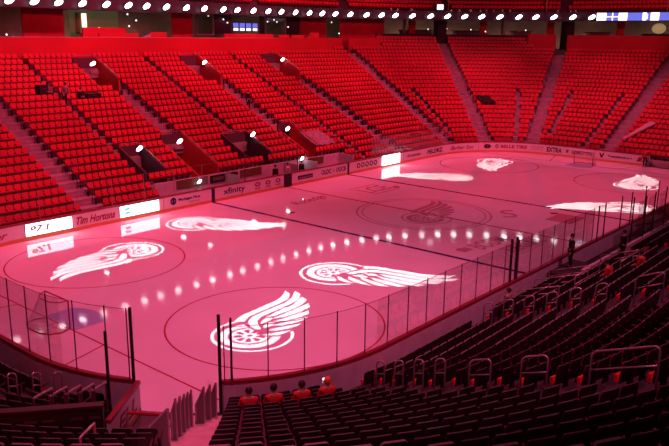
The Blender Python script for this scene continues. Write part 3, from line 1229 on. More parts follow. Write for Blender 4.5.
def px_s(px_):            # arc position behind the parapet for a column of the photograph, from the calibrated plan
    xs_ = [0, 57, 100, 150, 203, 250, 308, 350, 394, 446, 498, 552, 592, 640, 669]
    ss_ = [-35.6, -17.7, -4.1, 15.5, 36.7, 58.4, 87.2, 109, 131.5, 158, 183, 208.5, 226, 247.5, 260]
    return float(np.interp(px_, xs_, ss_))


def panel(name, a, b, d, z0, z1, m, lab, cat, grp=None, thick=.4, ends=None):
    o = recalc(ribbon(a, b, rect(d, d + thick, z0, z1), far, 3.0).build(name, m, None, loc=(*far((a + b) / 2, d)[0], z0)))
    return tag(o, lab, cat, grp)


DRP = [(22, 63, 'wide red wall panel in the suites above the two people with equipment'), (170, 192, 'red wall panel in the suites left of the framed window'),
       (305, 330, 'red wall panel left of the dark doorway in the suites'), (343, 383, 'red wall panel above the corner aisle right of the dark doorway')]
for a, b, lab in DRP:
    panel('suite_drape', px_s(a), px_s(b), DS, 33.8, 45.2, DRAPE, lab, 'wall panel')
panel('suite_partition', px_s(80), px_s(128), DS + 6, 33.8, 45.2, GREENISH, 'olive wall with an added faint glow at the back of the lit suite', 'wall panel')
panel('suite_partition', px_s(213), px_s(232), DS, 38.5, 45.2, FASC, 'plum wall panel left of the blue screens', 'wall panel')
panel('suite_partition', px_s(262), px_s(266), DS, 33.8, 45.2, FASC, 'narrow plum pier right of the blue screens', 'wall panel')
panel('suite_partition', px_s(288), px_s(304), DS, 33.8, 45.2, FASC, 'plum pier before the red wall panel left of the doorway', 'wall panel')
# suites window strip (bright) and frames
o = thing('suite_lamp', 'tall cream light strip glowing in the olive suite', 'lamp', (*far(px_s(94), DS + 5)[0], 38))
MB().box((*far(px_s(94), DS + 5)[0], 41.2), (1.5, .3, 6.0)).build('tube', CREAM, o)
MB().box((*far(px_s(90.5), DS + 5.4)[0], 41.2), (3.2, .2, 6.4)).build('back_plate', OLIVE, o)
for i, (a, b) in enumerate(((195, 213), (266, 288))):
    t = thing('suite_window', 'framed dark window of a suite %s' % ('left of the plum panel' if i == 0 else 'right of the blue screens'), 'window frame', (*far(px_s((a + b) / 2), DS - 2)[0], 37.5))
    sa, sb = px_s(a) - 1, px_s(b) - 1
    for q0, q1, z0, z1 in ((sa, sb, 44.6, 45.1), (sa, sb, 38.0, 38.4), (sa, sa + .5, 38.4, 44.6), (sb - .5, sb, 38.4, 44.6)):
        recalc(ribbon(q0, q1, rect(DS - 2, DS - 1.7, z0, z1), far, 3).build('frame', CLOTH_GREY, t))
    recalc(ribbon(sa + .5, sb - .5, rect(DS - 1.9, DS - 1.8, 38.4, 44.6), far, 3).build('pane', GLASS, t))
# small bright fittings inside the suites
SP = [(5, 30), (11, 32), (98, 24), (125, 12), (126, 22), (133, 17), (207, 18), (222, 21), (226, 24), (268, 22), (275, 20), (278, 22), (290, 27), (333, 21), (340, 33), (420, 27), (436, 26), (457, 27), (470, 29), (505, 27), (543, 27)]
for a, y in SP:
    s = px_s(a)
    z = 45.3 - (y - (9 + (0 if a < 150 else 7))) * .36
    z = max(35.5, min(44.6, z))
    o = MB().ball((*far(s, DS - 1)[0], z), .28, 8).build('suite_downlight', LEDWHITE2, None, loc=(*far(s, DS - 1)[0], z))
    tag(o, 'tiny pale light in the dim suites behind the parapet', 'lamp', 'tiny suite lights')
t = None
for i in range(4):
    sa = px_s(233.5 + i * 6.8)
    t = thing('monitor', 'small blue-white screen in the row of four inside the suites', 'monitor', (*far(sa, DS)[0], 39), 'four blue screens')
    recalc(ribbon(sa, sa + 2.8, rect(DS, DS + .25, 39.4, 42.6), far).build('case', BLACK, t))
    recalc(ribbon(sa + .15, sa + 2.65, rect(DS - .05, DS, 40.8, 42.4), far).build('display', LEDBLUE, t))
    recalc(ribbon(sa + .3, sa + 2.5, rect(DS - .05, DS, 39.7, 40.6), far).build('caption', LEDWHITE2, t))
# low red loge sofas
for a, b, z0, z1, dd in ((84, 125, 37.0, 40.0, 72), (89, 126, 34.5, 38.4, 66), (141, 157, 36, 38.9, 68), (214, 246, 36, 38.6, 67), (246, 264, 36, 38.6, 67), (270, 281, 36, 38.4, 67), (284, 297, 36, 38.4, 67), (304, 312, 36.5, 39.4, 67)):
    sa, sb = px_s(a) - 3, px_s(b) - 3
    t = thing('loge_sofa', 'low red loge sofa behind the parapet %s' % {84: 'in the lit olive suite, back row', 89: 'in the lit olive suite, front row', 141: 'beneath the hanging bright lamp dots', 214: 'under the plum panel', 246: 'under the four blue screens', 270: 'right of the blue screens, first of two', 284: 'right of the blue screens, second of two', 304: 'before the red panel left of the doorway'}[a], 'sofa', (*far((sa + sb) / 2, dd)[0], z0))
    recalc(ribbon(sa, sb, [(dd, z0), (dd + .5, z0), (dd + .6, z1 - .1), (dd + .5, z1), (dd + .1, z1), (dd, z1 - .1)], far, 2).build('backrest', RED, t))
    recalc(ribbon(sa, sb, [(dd + .5, z0), (dd + 2.2, z0), (dd + 2.2, z0 + 1.3), (dd + 2.1, z0 + 1.4), (dd + .5, z0 + 1.4)], far, 2).build('seat', RED, t))
# counters and piers at the right-hand suites
for a, b in ((405, 432), (452, 474), (505, 521), (572, 592)):
    sa, sb = px_s(a), px_s(b)
    t = thing('bar_counter', 'pale counter in the suites %s' % {405: 'left of the dark column', 452: 'right of the dark column', 505: 'left of the red door panel', 572: 'left of the blue ribbon screen'}[a], 'counter', (*far((sa + sb) / 2, DS)[0], 33.8))
    recalc(ribbon(sa, sb, rect(DS + 3, DS + 5, 40.6, 41.0), far).build('worktop', ARM, t))
    recalc(ribbon(sa + .4, sb - .4, rect(DS + 3.3, DS + 4.7, 33.8, 40.6), far).build('front', SUITE, t))
for a, lab in ((475, 'small bright red door panel in the suites right of the counter'), (534, 'small bright red door panel in the suites before the end aisle'), (597, 'small bright red door panel left of the ribbon screen'), (412, 'small dull red door panel left of the dark column')):
    s = px_s(a)
    panel('suite_doorway_screen', s - 1.4, s + 1.4, DS + 2, 37, 45.1, CLOTH_RED if a != 412 else DRAPE, lab, 'door')
for a in (405, 492):
    s = px_s(a)
    panel('pier', s - .5, s + .5, DS + 2, 37, 45.1, CLOTH_GREY, 'slim grey pier standing in the right-hand suites', 'pier', 'grey suite piers')
for i, a in enumerate((622, 645, 665)):
    s = px_s(a) - 4
    t = thing('dome_lamp', 'round olive dome lamp under the ribbon screen', 'lamp', (*far(s, 72)[0], 39), 'dome lamps under the ribbon')
    mb = MB()
    mb.ball((*far(s, 72)[0], 42.3), (2.6, 2.6, 2.0), 14)
    mb.build('shade', OLIVELIT, t, smooth=True)
    MB().tube([(*far(s, 72)[0], 44), (*far(s, 72)[0], 45.0)], .12).build('stem', BLACK, t)
    recalc(ribbon(s - 5, s + 5, rect(71, 73, 37.5, 40.3), far).build('counter', DARK, t))

# dark column and small screen above the corner aisle, dark pier above the end aisle
s = key_s(('a', 46.5), 74)
o = recalc(ribbon(s - 1.5, s + 2.3, rect(73.8, 75.8, 35, 47), far, 2).build('column', BLACK, None, loc=(*far(s, 74)[0], 33.8)))
tag(o, 'dark column rising at the top of the middle corner aisle', 'column')
s = key_s(('a', 17.5), 74)
o = recalc(ribbon(s - 1.5, s + 1.5, rect(72, 74, 33.8, 45), far, 2).build('column', BLACK, None, loc=(*far(s, 73)[0], 33.8)))
tag(o, 'dark column at the top of the end aisle', 'column')
s = key_s(('a', 48.5), 64)
t = thing('monitor', 'small pale blue screen hanging above the dark column', 'monitor', (*far(s, 64)[0], 49))
recalc(ribbon(s - 1.6, s + 1.6, rect(64.1, 64.5, 48.8, 51.4), far).build('case', BLACK, t))
recalc(ribbon(s - 1.3, s + 1.3, rect(64.0, 64.1, 49.1, 51.1), far).build('display', LEDWHITE2, t))

# the ribbon screen at the right
t = thing('ribbon_screen', 'blue and white ribbon screen on the fascia at the right end', 'screen', (*far(230, 64)[0], 46))
sr0 = 201.3
SEG = [(0, 3.6, LEDWHITE2), (3.6, 8.2, LEDBLUE), (8.2, 11.6, LEDWHITE2), (11.6, 17.3, LEDBLUE), (17.3, 18.8, LEDWHITE2), (18.8, 20.3, LEDBLUE), (20.3, 23.5, LEDWHITE2), (23.5, 36, LEDBLUE)]
recalc(ribbon(sr0 - .2, sr0 + 36, rect(63.9, 64.3, 45.0, 48.3), far).build('case', BLACK, t))
for a, b, m in SEG:
    recalc(ribbon(sr0 + a, sr0 + b, rect(63.8, 63.9, 45.2, 48.1), far).build('display_segment', m, t))
for a, b, z0, z1 in ((3.6, 8.2, 46.45, 46.75), (5.7, 6.1, 45.2, 48.1)):
    recalc(ribbon(sr0 + a, sr0 + b, rect(63.75, 63.8, z0, z1), far).build('display_line', LEDWHITE2, t))
for s in (18.3, 22.0):
    recalc(ribbon(sr0 + s - .9, sr0 + s + .9, rect(63.72, 63.8, 45.7, 47.6), far).build('display_mark', LEDWHITE2, t))

(x, y), n = far(4.5, 63.9)
o = MB().hexa([(x - 1.6, y - .3, 37.35), (x + 1.4, y - .3, 37.35), (x + 1.6, y + .3, 37.35), (x - 1.4, y + .3, 37.35), (x - .6, y - .25, 37.7), (x + 1.5, y - .25, 38.5), (x + 1.5, y + .25, 38.5), (x - .6, y + .25, 37.7)]).build('towel', CLOTH_PALE, None, loc=(x, y, 37.35))
tag(recalc(o), 'small bright white towel lying on the red parapet rim', 'towel')
for a, lab in ((437, 'gold rail post at the upper deck edge above the dark column'), (520, 'gold rail post at the upper deck edge between corner and end aisle'), (622, 'gold rail post at the upper deck edge above the ribbon screen')):
    (x, y), n = far(px_s(a) - 10, 65.4)
    t = thing('rail_post', lab, 'railing', (x, y, 48.5))
    MB().tube([(x, y, 48.4), (x, y, 53.5)], .22, 8).build('post', GOLD, t)
    MB().tube([(x, y, 51.6), (x + n[0] * 6, y + n[1] * 6, 55)], .14, 6).build('rail', GOLD, t)
# row of white lamps under the fascia
LS = [-45.2, -38.2, -31.3, -24.3, -17.0, -9.3, -1.8, 4.6, 12.0, 19.8, 27.2, 35.3, 41.6, 49.1, 56.3, 62.9, 70.3, 77.7, 84.3, 90.8, 98.0, 105.6, 112.5, 118.7, 126.2, 134.0, 141.2, 148.3, 155.3, 162.7, 170.3, 177.0, 184.1, 191.5, 198.8]


def lamp(s, d, z, lab, grp, r=1.4):
    (x, y), n = far(s, d)
    t = thing('flood_lamp', lab, 'lamp', (x, y, z), grp)
    ux = Vector((-n[1], n[0], 0)) * -1
    nn = Vector((n[0], n[1], 0))
    up = Vector((0, 0, 1))
    # lens is widened to the shape of its glare, long axis rising right
    a = R_(24)
    lx = ux * math.cos(a) + up * math.sin(a)
    lz = up * math.cos(a) - ux * math.sin(a)
    MB().box(Vector((x, y, z)) + nn * .42, (r * 1.5, .6, r * 1.0), (lx, nn, lz), bev=.1).build('housing', BLACK, t)
    mb = MB().ball((x, y, z), (r, .22, r * .48), 14, ax=(lx, nn, lz))
    mb.ball(Vector((x, y, z)) + lx * r * .30 + lz * r * .10, (r * .6, .2, r * .46), 12, ax=(lx, nn, lz))
    mb.build('lens', LENS, t, smooth=True)
    return t


for s in LS:
    lamp(s, 63.3, 46.4, 'white flood lamp in the long row along the fascia of the upper deck', 'fascia lamp row')
# small pale fittings along the fascia top of the corner
for i, s in enumerate((118, 121, 127, 144, 147.5, 152, 156, 158.5, 161.5, 165, 168, 187, 192, 194)):
    (x, y), n = far(s, 64.6)
    o = MB().box((x, y, 48.9), (.9 + .3 * (i % 3), .3, .9), None, bev=.08).build('ledge_fitting', CLOTH_PALE, None, loc=(x, y, 48.4))
    tag(o, 'small pale fitting on the top edge of the fascia above the lamps', 'fitting', 'fascia ledge fittings')

# ------------------------------------------------------------------ portals in the far stand
def side_wall(name, s, d0, d1, h0, h1, m, parent, path=far, z=ztf, w=.35, fall=None):
    """a wall along a radial line from d0 to d1; its foot is at h0 over the lower level, the top follows the slope + h1"""
    zb = z(d0) - SEATH - .5 if fall is None else fall
    mb = MB()
    pr = [(d0, zb), (d1, zb), (d1, z(d1) - SEATH + h1), (d0, z(d0) - SEATH + h1)]
    ribbon(s - w / 2, s + w / 2, pr, path, 2, mb)
    return recalc(mb.build(name, m, parent))


def portal(s0, s1, d0, d1, lab, lamp_s, red=True, rail=True):
    (x, y), n = far((s0 + s1) / 2, d0)
    zb = ztf(d0) - SEATH - .3
    t = thing('portal', lab, 'portal', (x, y, zb))
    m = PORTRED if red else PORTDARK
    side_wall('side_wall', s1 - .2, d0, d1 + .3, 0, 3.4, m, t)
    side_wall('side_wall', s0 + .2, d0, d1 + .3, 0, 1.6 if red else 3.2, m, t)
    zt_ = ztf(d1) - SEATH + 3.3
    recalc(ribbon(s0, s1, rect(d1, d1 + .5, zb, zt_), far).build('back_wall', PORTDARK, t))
    recalc(ribbon(s0, s1, rect(d0 - .2, d1, zb - .2, zb), far).build('floor_slab', CONC_DK, t))
    mb = MB()
    p0 = (*far(s1 - .2, d0)[0], ztf(d0) + 1.0)
    p1 = (*far(s1 - .2, d1)[0], ztf(d1) + 1.0)
    p2 = (*far(s0 + .2, d1)[0], ztf(d1) + 1.0)
    mb.tube([p0, p1, p2], .10, 6)
    mb.build('handrail', STEEL, t)
    sl, dl, zl = lamp_s[:3]
    lamp(sl, dl, zl, lamp_s[3], None, .95)
    return t


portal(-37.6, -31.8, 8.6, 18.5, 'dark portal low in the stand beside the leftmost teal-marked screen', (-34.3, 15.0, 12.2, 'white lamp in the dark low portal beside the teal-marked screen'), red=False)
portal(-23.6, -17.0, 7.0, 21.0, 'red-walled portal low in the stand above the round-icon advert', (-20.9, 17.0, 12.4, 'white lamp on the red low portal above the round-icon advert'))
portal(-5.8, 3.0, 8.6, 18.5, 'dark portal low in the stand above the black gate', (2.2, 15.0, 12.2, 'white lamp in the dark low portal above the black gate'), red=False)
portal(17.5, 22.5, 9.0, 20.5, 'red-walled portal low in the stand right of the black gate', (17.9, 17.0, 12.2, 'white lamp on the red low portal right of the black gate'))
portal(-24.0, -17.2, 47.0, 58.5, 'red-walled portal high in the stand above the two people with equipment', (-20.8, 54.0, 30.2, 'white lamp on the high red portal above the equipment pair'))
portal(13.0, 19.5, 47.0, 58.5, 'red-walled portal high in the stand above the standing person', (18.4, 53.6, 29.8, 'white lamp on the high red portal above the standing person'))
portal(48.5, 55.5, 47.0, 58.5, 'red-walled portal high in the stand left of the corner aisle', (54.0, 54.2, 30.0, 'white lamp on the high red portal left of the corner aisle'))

# long handrails down the far aisles
for ka, k0, k1, lab in ((('x', -55), 1, 15, 'far aisle nearest the left edge'), (('x', -18.5), 8, 15, 'aisle between the high and low red portals on the left'), (('x', 18.5), 8, 15, 'aisle where one person stands'), (('x', 53.5), 1, 15, 'aisle right of the penalty box'), (('a', 73.7), 1, 21, 'first corner aisle'), (('a', 46.5), 1, 22, 'middle corner aisle'), (('a', 17.5), 1, 22, 'end aisle'), (('y', -1.8), 1, 20, 'aisle at the right edge')):
    t = None
    for k in range(k0, k1, 2):
        da, db = D0F + TREAD * k, D0F + TREAD * (k + 1.3)
        sa, sb = key_s(ka, da) + (1.9 if ka[0] == 'x' else -1.9 if ka[1] == 17.5 or ka[0] == 'y' else 1.9), 0
        sb = key_s(ka, db) + (sa - key_s(ka, da))
        za, zb = ztf(da) - SEATH, ztf(db) - SEATH
        A, B = far(sa, da)[0], far(sb, db)[0]
        if t is None:
            t = thing('aisle_handrail', 'dark broken handrail down the %s' % lab, 'handrail', (*A, za))
        MB().tube([(*A, za), (*A, za + 3.0), (*B, zb + 3.0), (*B, zb)], .10, 5).build('rail', POST, t)

# ------------------------------------------------------------------ penalty boxes on the far side
t = thing('penalty_box', 'walled penalty box with olive and grey panels behind the far boards', 'penalty box', (*far(-6, 6)[0], 0))
recalc(ribbon(-37, 28, rect(6.0, 6.4, 0, 5.3), far, 4).build('back_wall', BOARD_OUT, t))
for a, b, m in ((-31, -24.5, OLIVE), (-11.0, -3.5, OLIVE), (-24.2, -21.5, CLOTH_GREY), (14.5, 21, OLIVE)):
    recalc(ribbon(a, b, rect(5.86, 6.0, 3.2, 5.2), far, 4).build('banner', m, t))
recalc(ribbon(-20.8, -11.8, rect(5.84, 6.0, 3.1, 5.0), far, 4).build('sign', BLACK, t))['label'] = 'black sign with pale lettering'
board_text('GREEKTOWN', -20.0, -12.6, 3.7, 4.5, INKFADE, t, d=5.8, name='sign_lettering')
recalc(ribbon(-36.5, 27.5, rect(4.2, 5.6, 1.2, 1.5), far, 4).build('bench', CLOTH_GREY, t))
for s_ in (-16, 5, 12.5, 28):
    (x, y), n = far(s_, 3.3)
    MB().box((x, y, 2.6), (.25, 5.2, 5.2)).build('partition', BOARD_OUT, t)
    MB().box((x, y, 6.6), (.08, 5.2, 2.8)).build('pane', GLASS, t)
lamp(-24.6, 5.4, 4.2, 'white lamp at the penalty box left end above the purple name advert', None, .75)
lamp(11.5, 5.4, 5.6, 'white lamp at the penalty box right of the black gate', None, .75)
post(far, -14.5, .3, 3, 10, .2, POST, 'slim dark post of the penalty box glass', 'penalty box posts')
post(far, 4.3, .3, 3, 10, .2, POST, 'slim dark post of the penalty box glass', 'penalty box posts')
post(far, 28.4, .3, 3, 10, .2, POST, 'slim dark post of the penalty box glass', 'penalty box posts')
# grey mesh cover over the seats behind it
mb = MB()
for i in range(9):
    pass
vs, fs = [], []
for j in range(7):
    for i in range(12):
        s_ = 15.5 + i * .95
        d_ = 12.5 + j * 1.5
        z_ = ztf(d_) + .35 + .35 * math.sin(i * 1.3 + j) * math.cos(j * 1.7 + i * .4)
        vs.append((*far(s_ * .8 + 9, (d_ - 12.5) * .75 + 8.8)[0], ztf((d_ - 12.5) * .75 + 8.8) + z_ - ztf(d_)))
nv = len(vs)
for j in range(6):
    for i in range(11):
        a = j * 12 + i
        fs.append((a, a + 1, a + 13, a + 12))
mb.add(vs, fs)
mb.add([(x, y, z - .15) for x, y, z in vs], [f[::-1] for f in fs])
loop = [i for i in range(12)] + [j * 12 + 11 for j in range(1, 7)] + [72 + i for i in range(10, -1, -1)] + [j * 12 for j in range(5, 0, -1)]
o_ = MB()
o_.v, o_.f, o_.m = mb.v, mb.f, mb.m
for i in range(len(loop)):
    a, b = loop[i], loop[(i + 1) % len(loop)]
    o_.f.append((a, b, b + nv, a + nv))
    o_.m.append(0)
o = recalc(o_.build('seat_cover', TARP, None, loc=(*far(25, 11)[0], ztf(10))))
tag(o, 'crumpled grey cover over seats behind the penalty box', 'cover')
# pale sheet and grey stairs cover by the end aisle
(x, y), n = far(key_s(('y', -8.5), 10), 10)
mb = MB()
mb.hexa([(x - 3, y + 3.4, ztf(7) + .3), (x - 2.6, y + 2.6, ztf(7) + .2), (x + 7, y - 3.4, ztf(16) + .6), (x + 6.2, y - 1.6, ztf(16) + 1.0),
         (x - 3, y + 3.4, ztf(7) + .6), (x - 2.6, y + 2.6, ztf(7) + .5), (x + 7, y - 3.4, ztf(16) + .9), (x + 6.2, y - 1.6, ztf(16) + 1.3)])
o = recalc(mb.build('draped_sheet', CLOTH_PALE, None, loc=(x, y, ztf(7))))
tag(o, 'pale sheet draped across seats right of the aisle behind the far goal', 'sheet')

# ------------------------------------------------------------------ goals
def goal(gx, sg, lab):
    t = thing('goal_net', lab, 'hockey goal', (gx, 0, 0))
    r = .11
    MB().tube([(gx, 3, 0), (gx, 3, 3.9), (gx, 2.9, 4), (gx, -2.9, 4), (gx, -3, 3.9), (gx, -3, 0)], r, 8).build('goal_frame', PIPE, t, smooth=True)
    base = [(gx, 3, .1), (gx + sg * 1.6, 3.6, .1), (gx + sg * 3.0, 3.0, .1), (gx + sg * 3.6, 1.4, .1), (gx + sg * 3.7, 0, .1), (gx + sg * 3.6, -1.4, .1), (gx + sg * 3.0, -3.0, .1), (gx + sg * 1.6, -3.6, .1), (gx, -3, .1)]
    MB().tube(base, .09, 6).build('base_frame', PIPE, t, smooth=True)
    top = [(gx, 2.9, 4), (gx + sg * .9, 2.6, 3.9), (gx + sg * 1.6, 1.6, 3.85), (gx + sg * 1.8, .8, 3.85), (gx + sg * 1.8, 0, 3.85), (gx + sg * 1.8, -.8, 3.85), (gx + sg * 1.6, -1.6, 3.85), (gx + sg * .9, -2.6, 3.9), (gx, -2.9, 4)]
    MB().tube(top, .07, 6).build('top_frame', PIPE, t, smooth=True)
    # netting: strings as thin tubes over the lofted back
    mb = MB()
    NB, NZ = 40, 12
    def lerp(pl, u):
        q = u * (len(pl) - 1)
        i = min(int(q), len(pl) - 2)
        return Vector(pl[i]).lerp(Vector(pl[i + 1]), q - i)
    grid = [[lerp(base, i / NB).lerp(lerp(top, i / NB), j / NZ) for i in range(NB + 1)] for j in range(NZ + 1)]
    for j in range(0, NZ + 1):
        mb.tube(grid[j], .016, 3, cap=False)
    for i in range(0, NB + 1):
        mb.tube([grid[j][i] for j in range(NZ + 1)], .016, 3, cap=False)
    for k in range(1, 7):
        mb.tube([(gx + sg * 1.8 * k / 7, 2.9 - .1 * k, 3.97 - .02 * k), (gx + sg * 1.8 * k / 7, -2.9 + .1 * k, 3.97 - .02 * k)], .016, 3, cap=False)
    mb.build('netting', NET, t)
    mb = MB()
    mb.tube([(gx + sg * .1, 0, .2), (gx + sg * 3.6, 0, .2)], .06, 5).build('centre_bar', NET, t)
    return t


goal(-89, -1, 'red-framed hockey goal with white net near the left, seen from behind the glass')
goal(89, 1, 'small red-framed hockey goal far off before the end boards')

# ------------------------------------------------------------------ camera-side handrails
def hoop(path, ka, d, ln, h, lab, grp=None, r=.085, side_off=0.0, mid=True, zf=ztn):
    s0, s1 = key_s(ka, d) + side_off, key_s(ka, d + ln) + side_off
    A, B = path(s0, d)[0], path(s1, d + ln)[0]
    za, zb = zf(d) - SEATH, zf(d + ln) - SEATH
    m = (za + zb) / 2
    t = thing('hoop_handrail', lab, 'handrail', (*A, za), grp)
    Av, Bv = Vector((*A, 0)), Vector((*B, 0))
    u = (Bv - Av)
    L = u.length
    u = u.normalized()
    c = min(.45, L * .35)
    ta, tb = za + h, zb + h
    sl = (tb - ta) / L
    pts = [Av + Vector((0, 0, za - .2)), Av + Vector((0, 0, ta - c))]
    for i in range(1, 5):
        a = PI / 2 * i / 4
        pts.append(Av + u * (c * (1 - math.cos(a))) + Vector((0, 0, ta - c + c * math.sin(a) + sl * c * (1 - math.cos(a)))))
    for i in range(0, 5):
        a = PI / 2 * i / 4
        pts.append(Bv - u * (c * (1 - math.sin(a))) + Vector((0, 0, tb - c + c * math.cos(a) - sl * c * (1 - math.sin(a)))))
    pts.append(Bv + Vector((0, 0, zb - .2)))
    MB().tube(pts, r, 7).build('hoop', STEEL, t, smooth=True)
    if mid:
        MB().tube([Av + Vector((0, 0, ta - 1.35)), Bv + Vector((0, 0, tb - 1.35))], r * .85, 6).build('mid_rail', STEEL, t, smooth=True)
    return t


A1 = ('a', 73.6)
for i, d in enumerate((8.4, 11.3, 14.2, 17.1)):
    hoop(near, A1, d, 1.3, 4.6, 'narrow steel hoop handrail in the foreground row of four by the near boards', 'narrow hoops of the lower aisle')
hoop(near, A1, 21.4, 2.4, 4.3, 'medium steel hoop handrail left of the two larger ones in the middle aisle')
hoop(near, A1, 27.0, 2.5, 4.3, 'medium steel hoop handrail in the middle aisle, next to the largest one')
hoop(near, A1, 33.2, 5.0, 4.3, 'largest steel handrail with mid bar at the right of the aisle')
A2 = ('x', 54.4)
for d in (3.4, 6.2, 9.0, 11.9, 14.8, 17.8):
    hoop(near, A2, d, 1.3, 4.2, 'narrow steel hoop handrail in the distant aisle of the long rows', 'narrow hoops of the distant aisle')
hoop(near, A2, 22.2, 3.0, 4.2, 'long steel handrail high in the distant aisle near the right edge')
A3 = ('a', 16.0)
for d in (2.6, 5.4, 8.3):
    hoop(near, A3, d, 1.0, 4.2, 'narrow steel hoop handrail at the far left beside lit red seats', 'narrow hoops at the left')


def bar_rail(pts, lab, grp=None, posts=True, r=.085, mid=0.0, foot=3.2):
    t = thing('platform_rail', lab, 'railing', pts[0], grp)
    MB().tube(pts, r, 6).build('top_rail', STEEL, t, smooth=True)
    if mid:
        MB().tube([(x, y, z - mid) for x, y, z in pts], r * .9, 6).build('mid_rail', STEEL, t, smooth=True)
    for x, y, z in (pts if posts else []):
        MB().tube([(x, y, z), (x, y, z - foot)], r, 6).build('post', STEEL, t)
    return t


for s_, (da, db), lab in ((44, (3, 9), 'steel platform rail before the seated front-row person'), (37, (2.2, 9), 'steel double rail right of the front-row post pair'), (30.5, (1.5, 8), 'steel double rail beneath the standing person at the boards'), (24, (7, 13), 'steel rail below the second standing person')):
    A, B = near(s_, da)[0], near(s_, db)[0]
    bar_rail([(*A, ztn(da) + .5), (*B, ztn(db) + .1)], lab, None, True, mid=.9)
for (s0, s1, d), lab in (((40, 31, 9.5), 'steel rail along the wheelchair platform, front line'), ((34, 24, 13.5), 'steel rail along the wheelchair platform, rear line'), ((10, -2, 20.5), 'steel rail rising beside the person in red')):
    bar_rail([(*near(s_, d)[0], ztn(d) + .4) for s_ in (s0, (s0 + s1) / 2, s1)], lab, None, True, mid=1.2)

# ------------------------------------------------------------------ tunnel at the opening
zt_top = 12.6
P0, P1 = Vector((-111.0, -46.4, 0)), Vector((-118.6, -40.2, 0))
dv = (P1 - P0)
P1 = P0 + dv * 1.2
u = dv.normalized()
n_ = Vector((-u.y, u.x, 0))
t = thing('tunnel_parapet', 'black parapet wall above the tunnel at the lower left', 'parapet', (*P0.xy, 8.5))
mid = (P0 + P1) / 2
MB().box(mid + Vector((0, 0, 10.6)), ((P1 - P0).length, .5, 4.2), (u, n_, Vector((0, 0, 1)))).build('wall', BLACK, t)
MB().box(mid + Vector((0, 0, 12.75)), ((P1 - P0).length + .1, .7, .18), (u, n_, Vector((0, 0, 1)))).build('coping', SHELL, t)
for f in (.10, .37):
    c = P0 + (P1 - P0) * f + Vector((0, 0, 11.9))
    for k in (-1, 1):
        MB().box(c + u * k * .6 + n_ * (.28 if n_.dot(Vector(CAMP) - c) > 0 else -.28), (.8, .08, .16), (u, n_, Vector((0, 0, 1)))).build('plate', ARM, t)
# tunnel side walls and dark floor
for nm, ang, m_, h in (('left', 28.3, DARK, 1.2), ('right', 43.3, DARK, .3)):
    mb = MB()
    prev = None
    fr = []
    for d in np.linspace(3.0, TUN_D + 1, 9):
        s = key_s(('a', ang), d)
        x, y = near(s, d)[0]
        zt1 = ztn(d) - SEATH + h
        fr.append((x, y, zt1))
    vs = []
    tn = Vector((fr[1][0] - fr[0][0], fr[1][1] - fr[0][1], 0)).normalized()
    w = Vector((-tn.y, tn.x, 0)) * .2
    for x, y, z in fr:
        vs += [(x - w.x, y - w.y, -.3), (x + w.x, y + w.y, -.3), (x + w.x, y + w.y, z), (x - w.x, y - w.y, z)]
    n = len(fr)
    fs = [(i * 4 + k, i * 4 + (k + 1) % 4, (i + 1) * 4 + (k + 1) % 4, (i + 1) * 4 + k) for i in range(n - 1) for k in range(4)] + [(3, 2, 1, 0), tuple(range(n * 4 - 4, n * 4))]
    mb.add(vs, fs)
    struct(recalc(mb.build('wall_tunnel_' + nm, m_)), 'dark side wall of the tunnel')
# red bar across the tunnel mouth
t = thing('barrier_bar', 'bright red bar across the tunnel mouth', 'barrier', (-100.4, -33.0, 3))
MB().tube([(-100.4, -33.0, 3.0), (-98.2, -35.9, 2.9)], .16, 6).build('bar', CLOTH_RED, t)
MB().tube([(-100.4, -33.0, 3.0), (-100.4, -33.0, -.1)], .13, 6).build('post', STEEL, t)
MB().tube([(-98.2, -35.9, 2.9), (-98.2, -35.9, -.1)], .13, 6).build('post', STEEL, t)
# slanted rails at the left of the tunnel
for i, d in enumerate((15.6, 13.4, 11.2, 9.0, 6.8)):
    s = key_s(('a', 28.0), d)
    s2 = key_s(('a', 28.0), d - 2.6)
    A, B = near(s, d)[0], near(s2, d - 2.6)[0]
    za = ztn(d) + .6
    t = thing('slanted_rail', 'slanted steel rail stepping up behind the dark parapet left of the tunnel', 'handrail', (*A, za - 2.6), 'slanted rails left of the tunnel')
    MB().tube([(*A, za), (*B, za - .35)], .12, 6).build('bar', STEEL, t)
    MB().tube([(*A, za), (*A, za - 3.4)], .10, 6).build('post', POST, t)
    MB().tube([(*B, za - .35), (*B, za - 3.4)], .10, 6).build('post', POST, t)
# picket-like railing panels right of the tunnel
def rail_panel(d, ang, ln, h, lab, grp, rise=.9, turn=-38):
    s = key_s(('a', ang), d)
    (x, y), n = near(s, d)
    za = ztn(d) - SEATH
    t = thing('stair_railing', lab, 'railing', (x, y, za), grp)
    a = math.atan2(-n[1], -n[0]) + R_(turn)
    uu_ = Vector((math.cos(a), math.sin(a), 0))
    w = Vector((-uu_.y, uu_.x, 0))
    Av = Vector((x, y, 0))
    Bv = Av + uu_ * ln
    ta, tb = za + h - rise, za + h
    MB().prism([Av + Vector((0, 0, za - .8)) - w * .05, Bv + Vector((0, 0, za - .8)) - w * .05, Bv + Vector((0, 0, tb - .1)) - w * .05, Av + Vector((0, 0, ta - .1)) - w * .05], w * .1).build('infill', CLOTH_GREY, t)
    MB().tube([Av + Vector((0, 0, za - .8)), Av + Vector((0, 0, ta)), Bv + Vector((0, 0, tb))], .09, 6).build('rail', STEEL, t)
    MB().tube([Bv + Vector((0, 0, tb)), Bv + Vector((0, 0, za - .8))], .09, 6).build('post', STEEL, t)
    return t


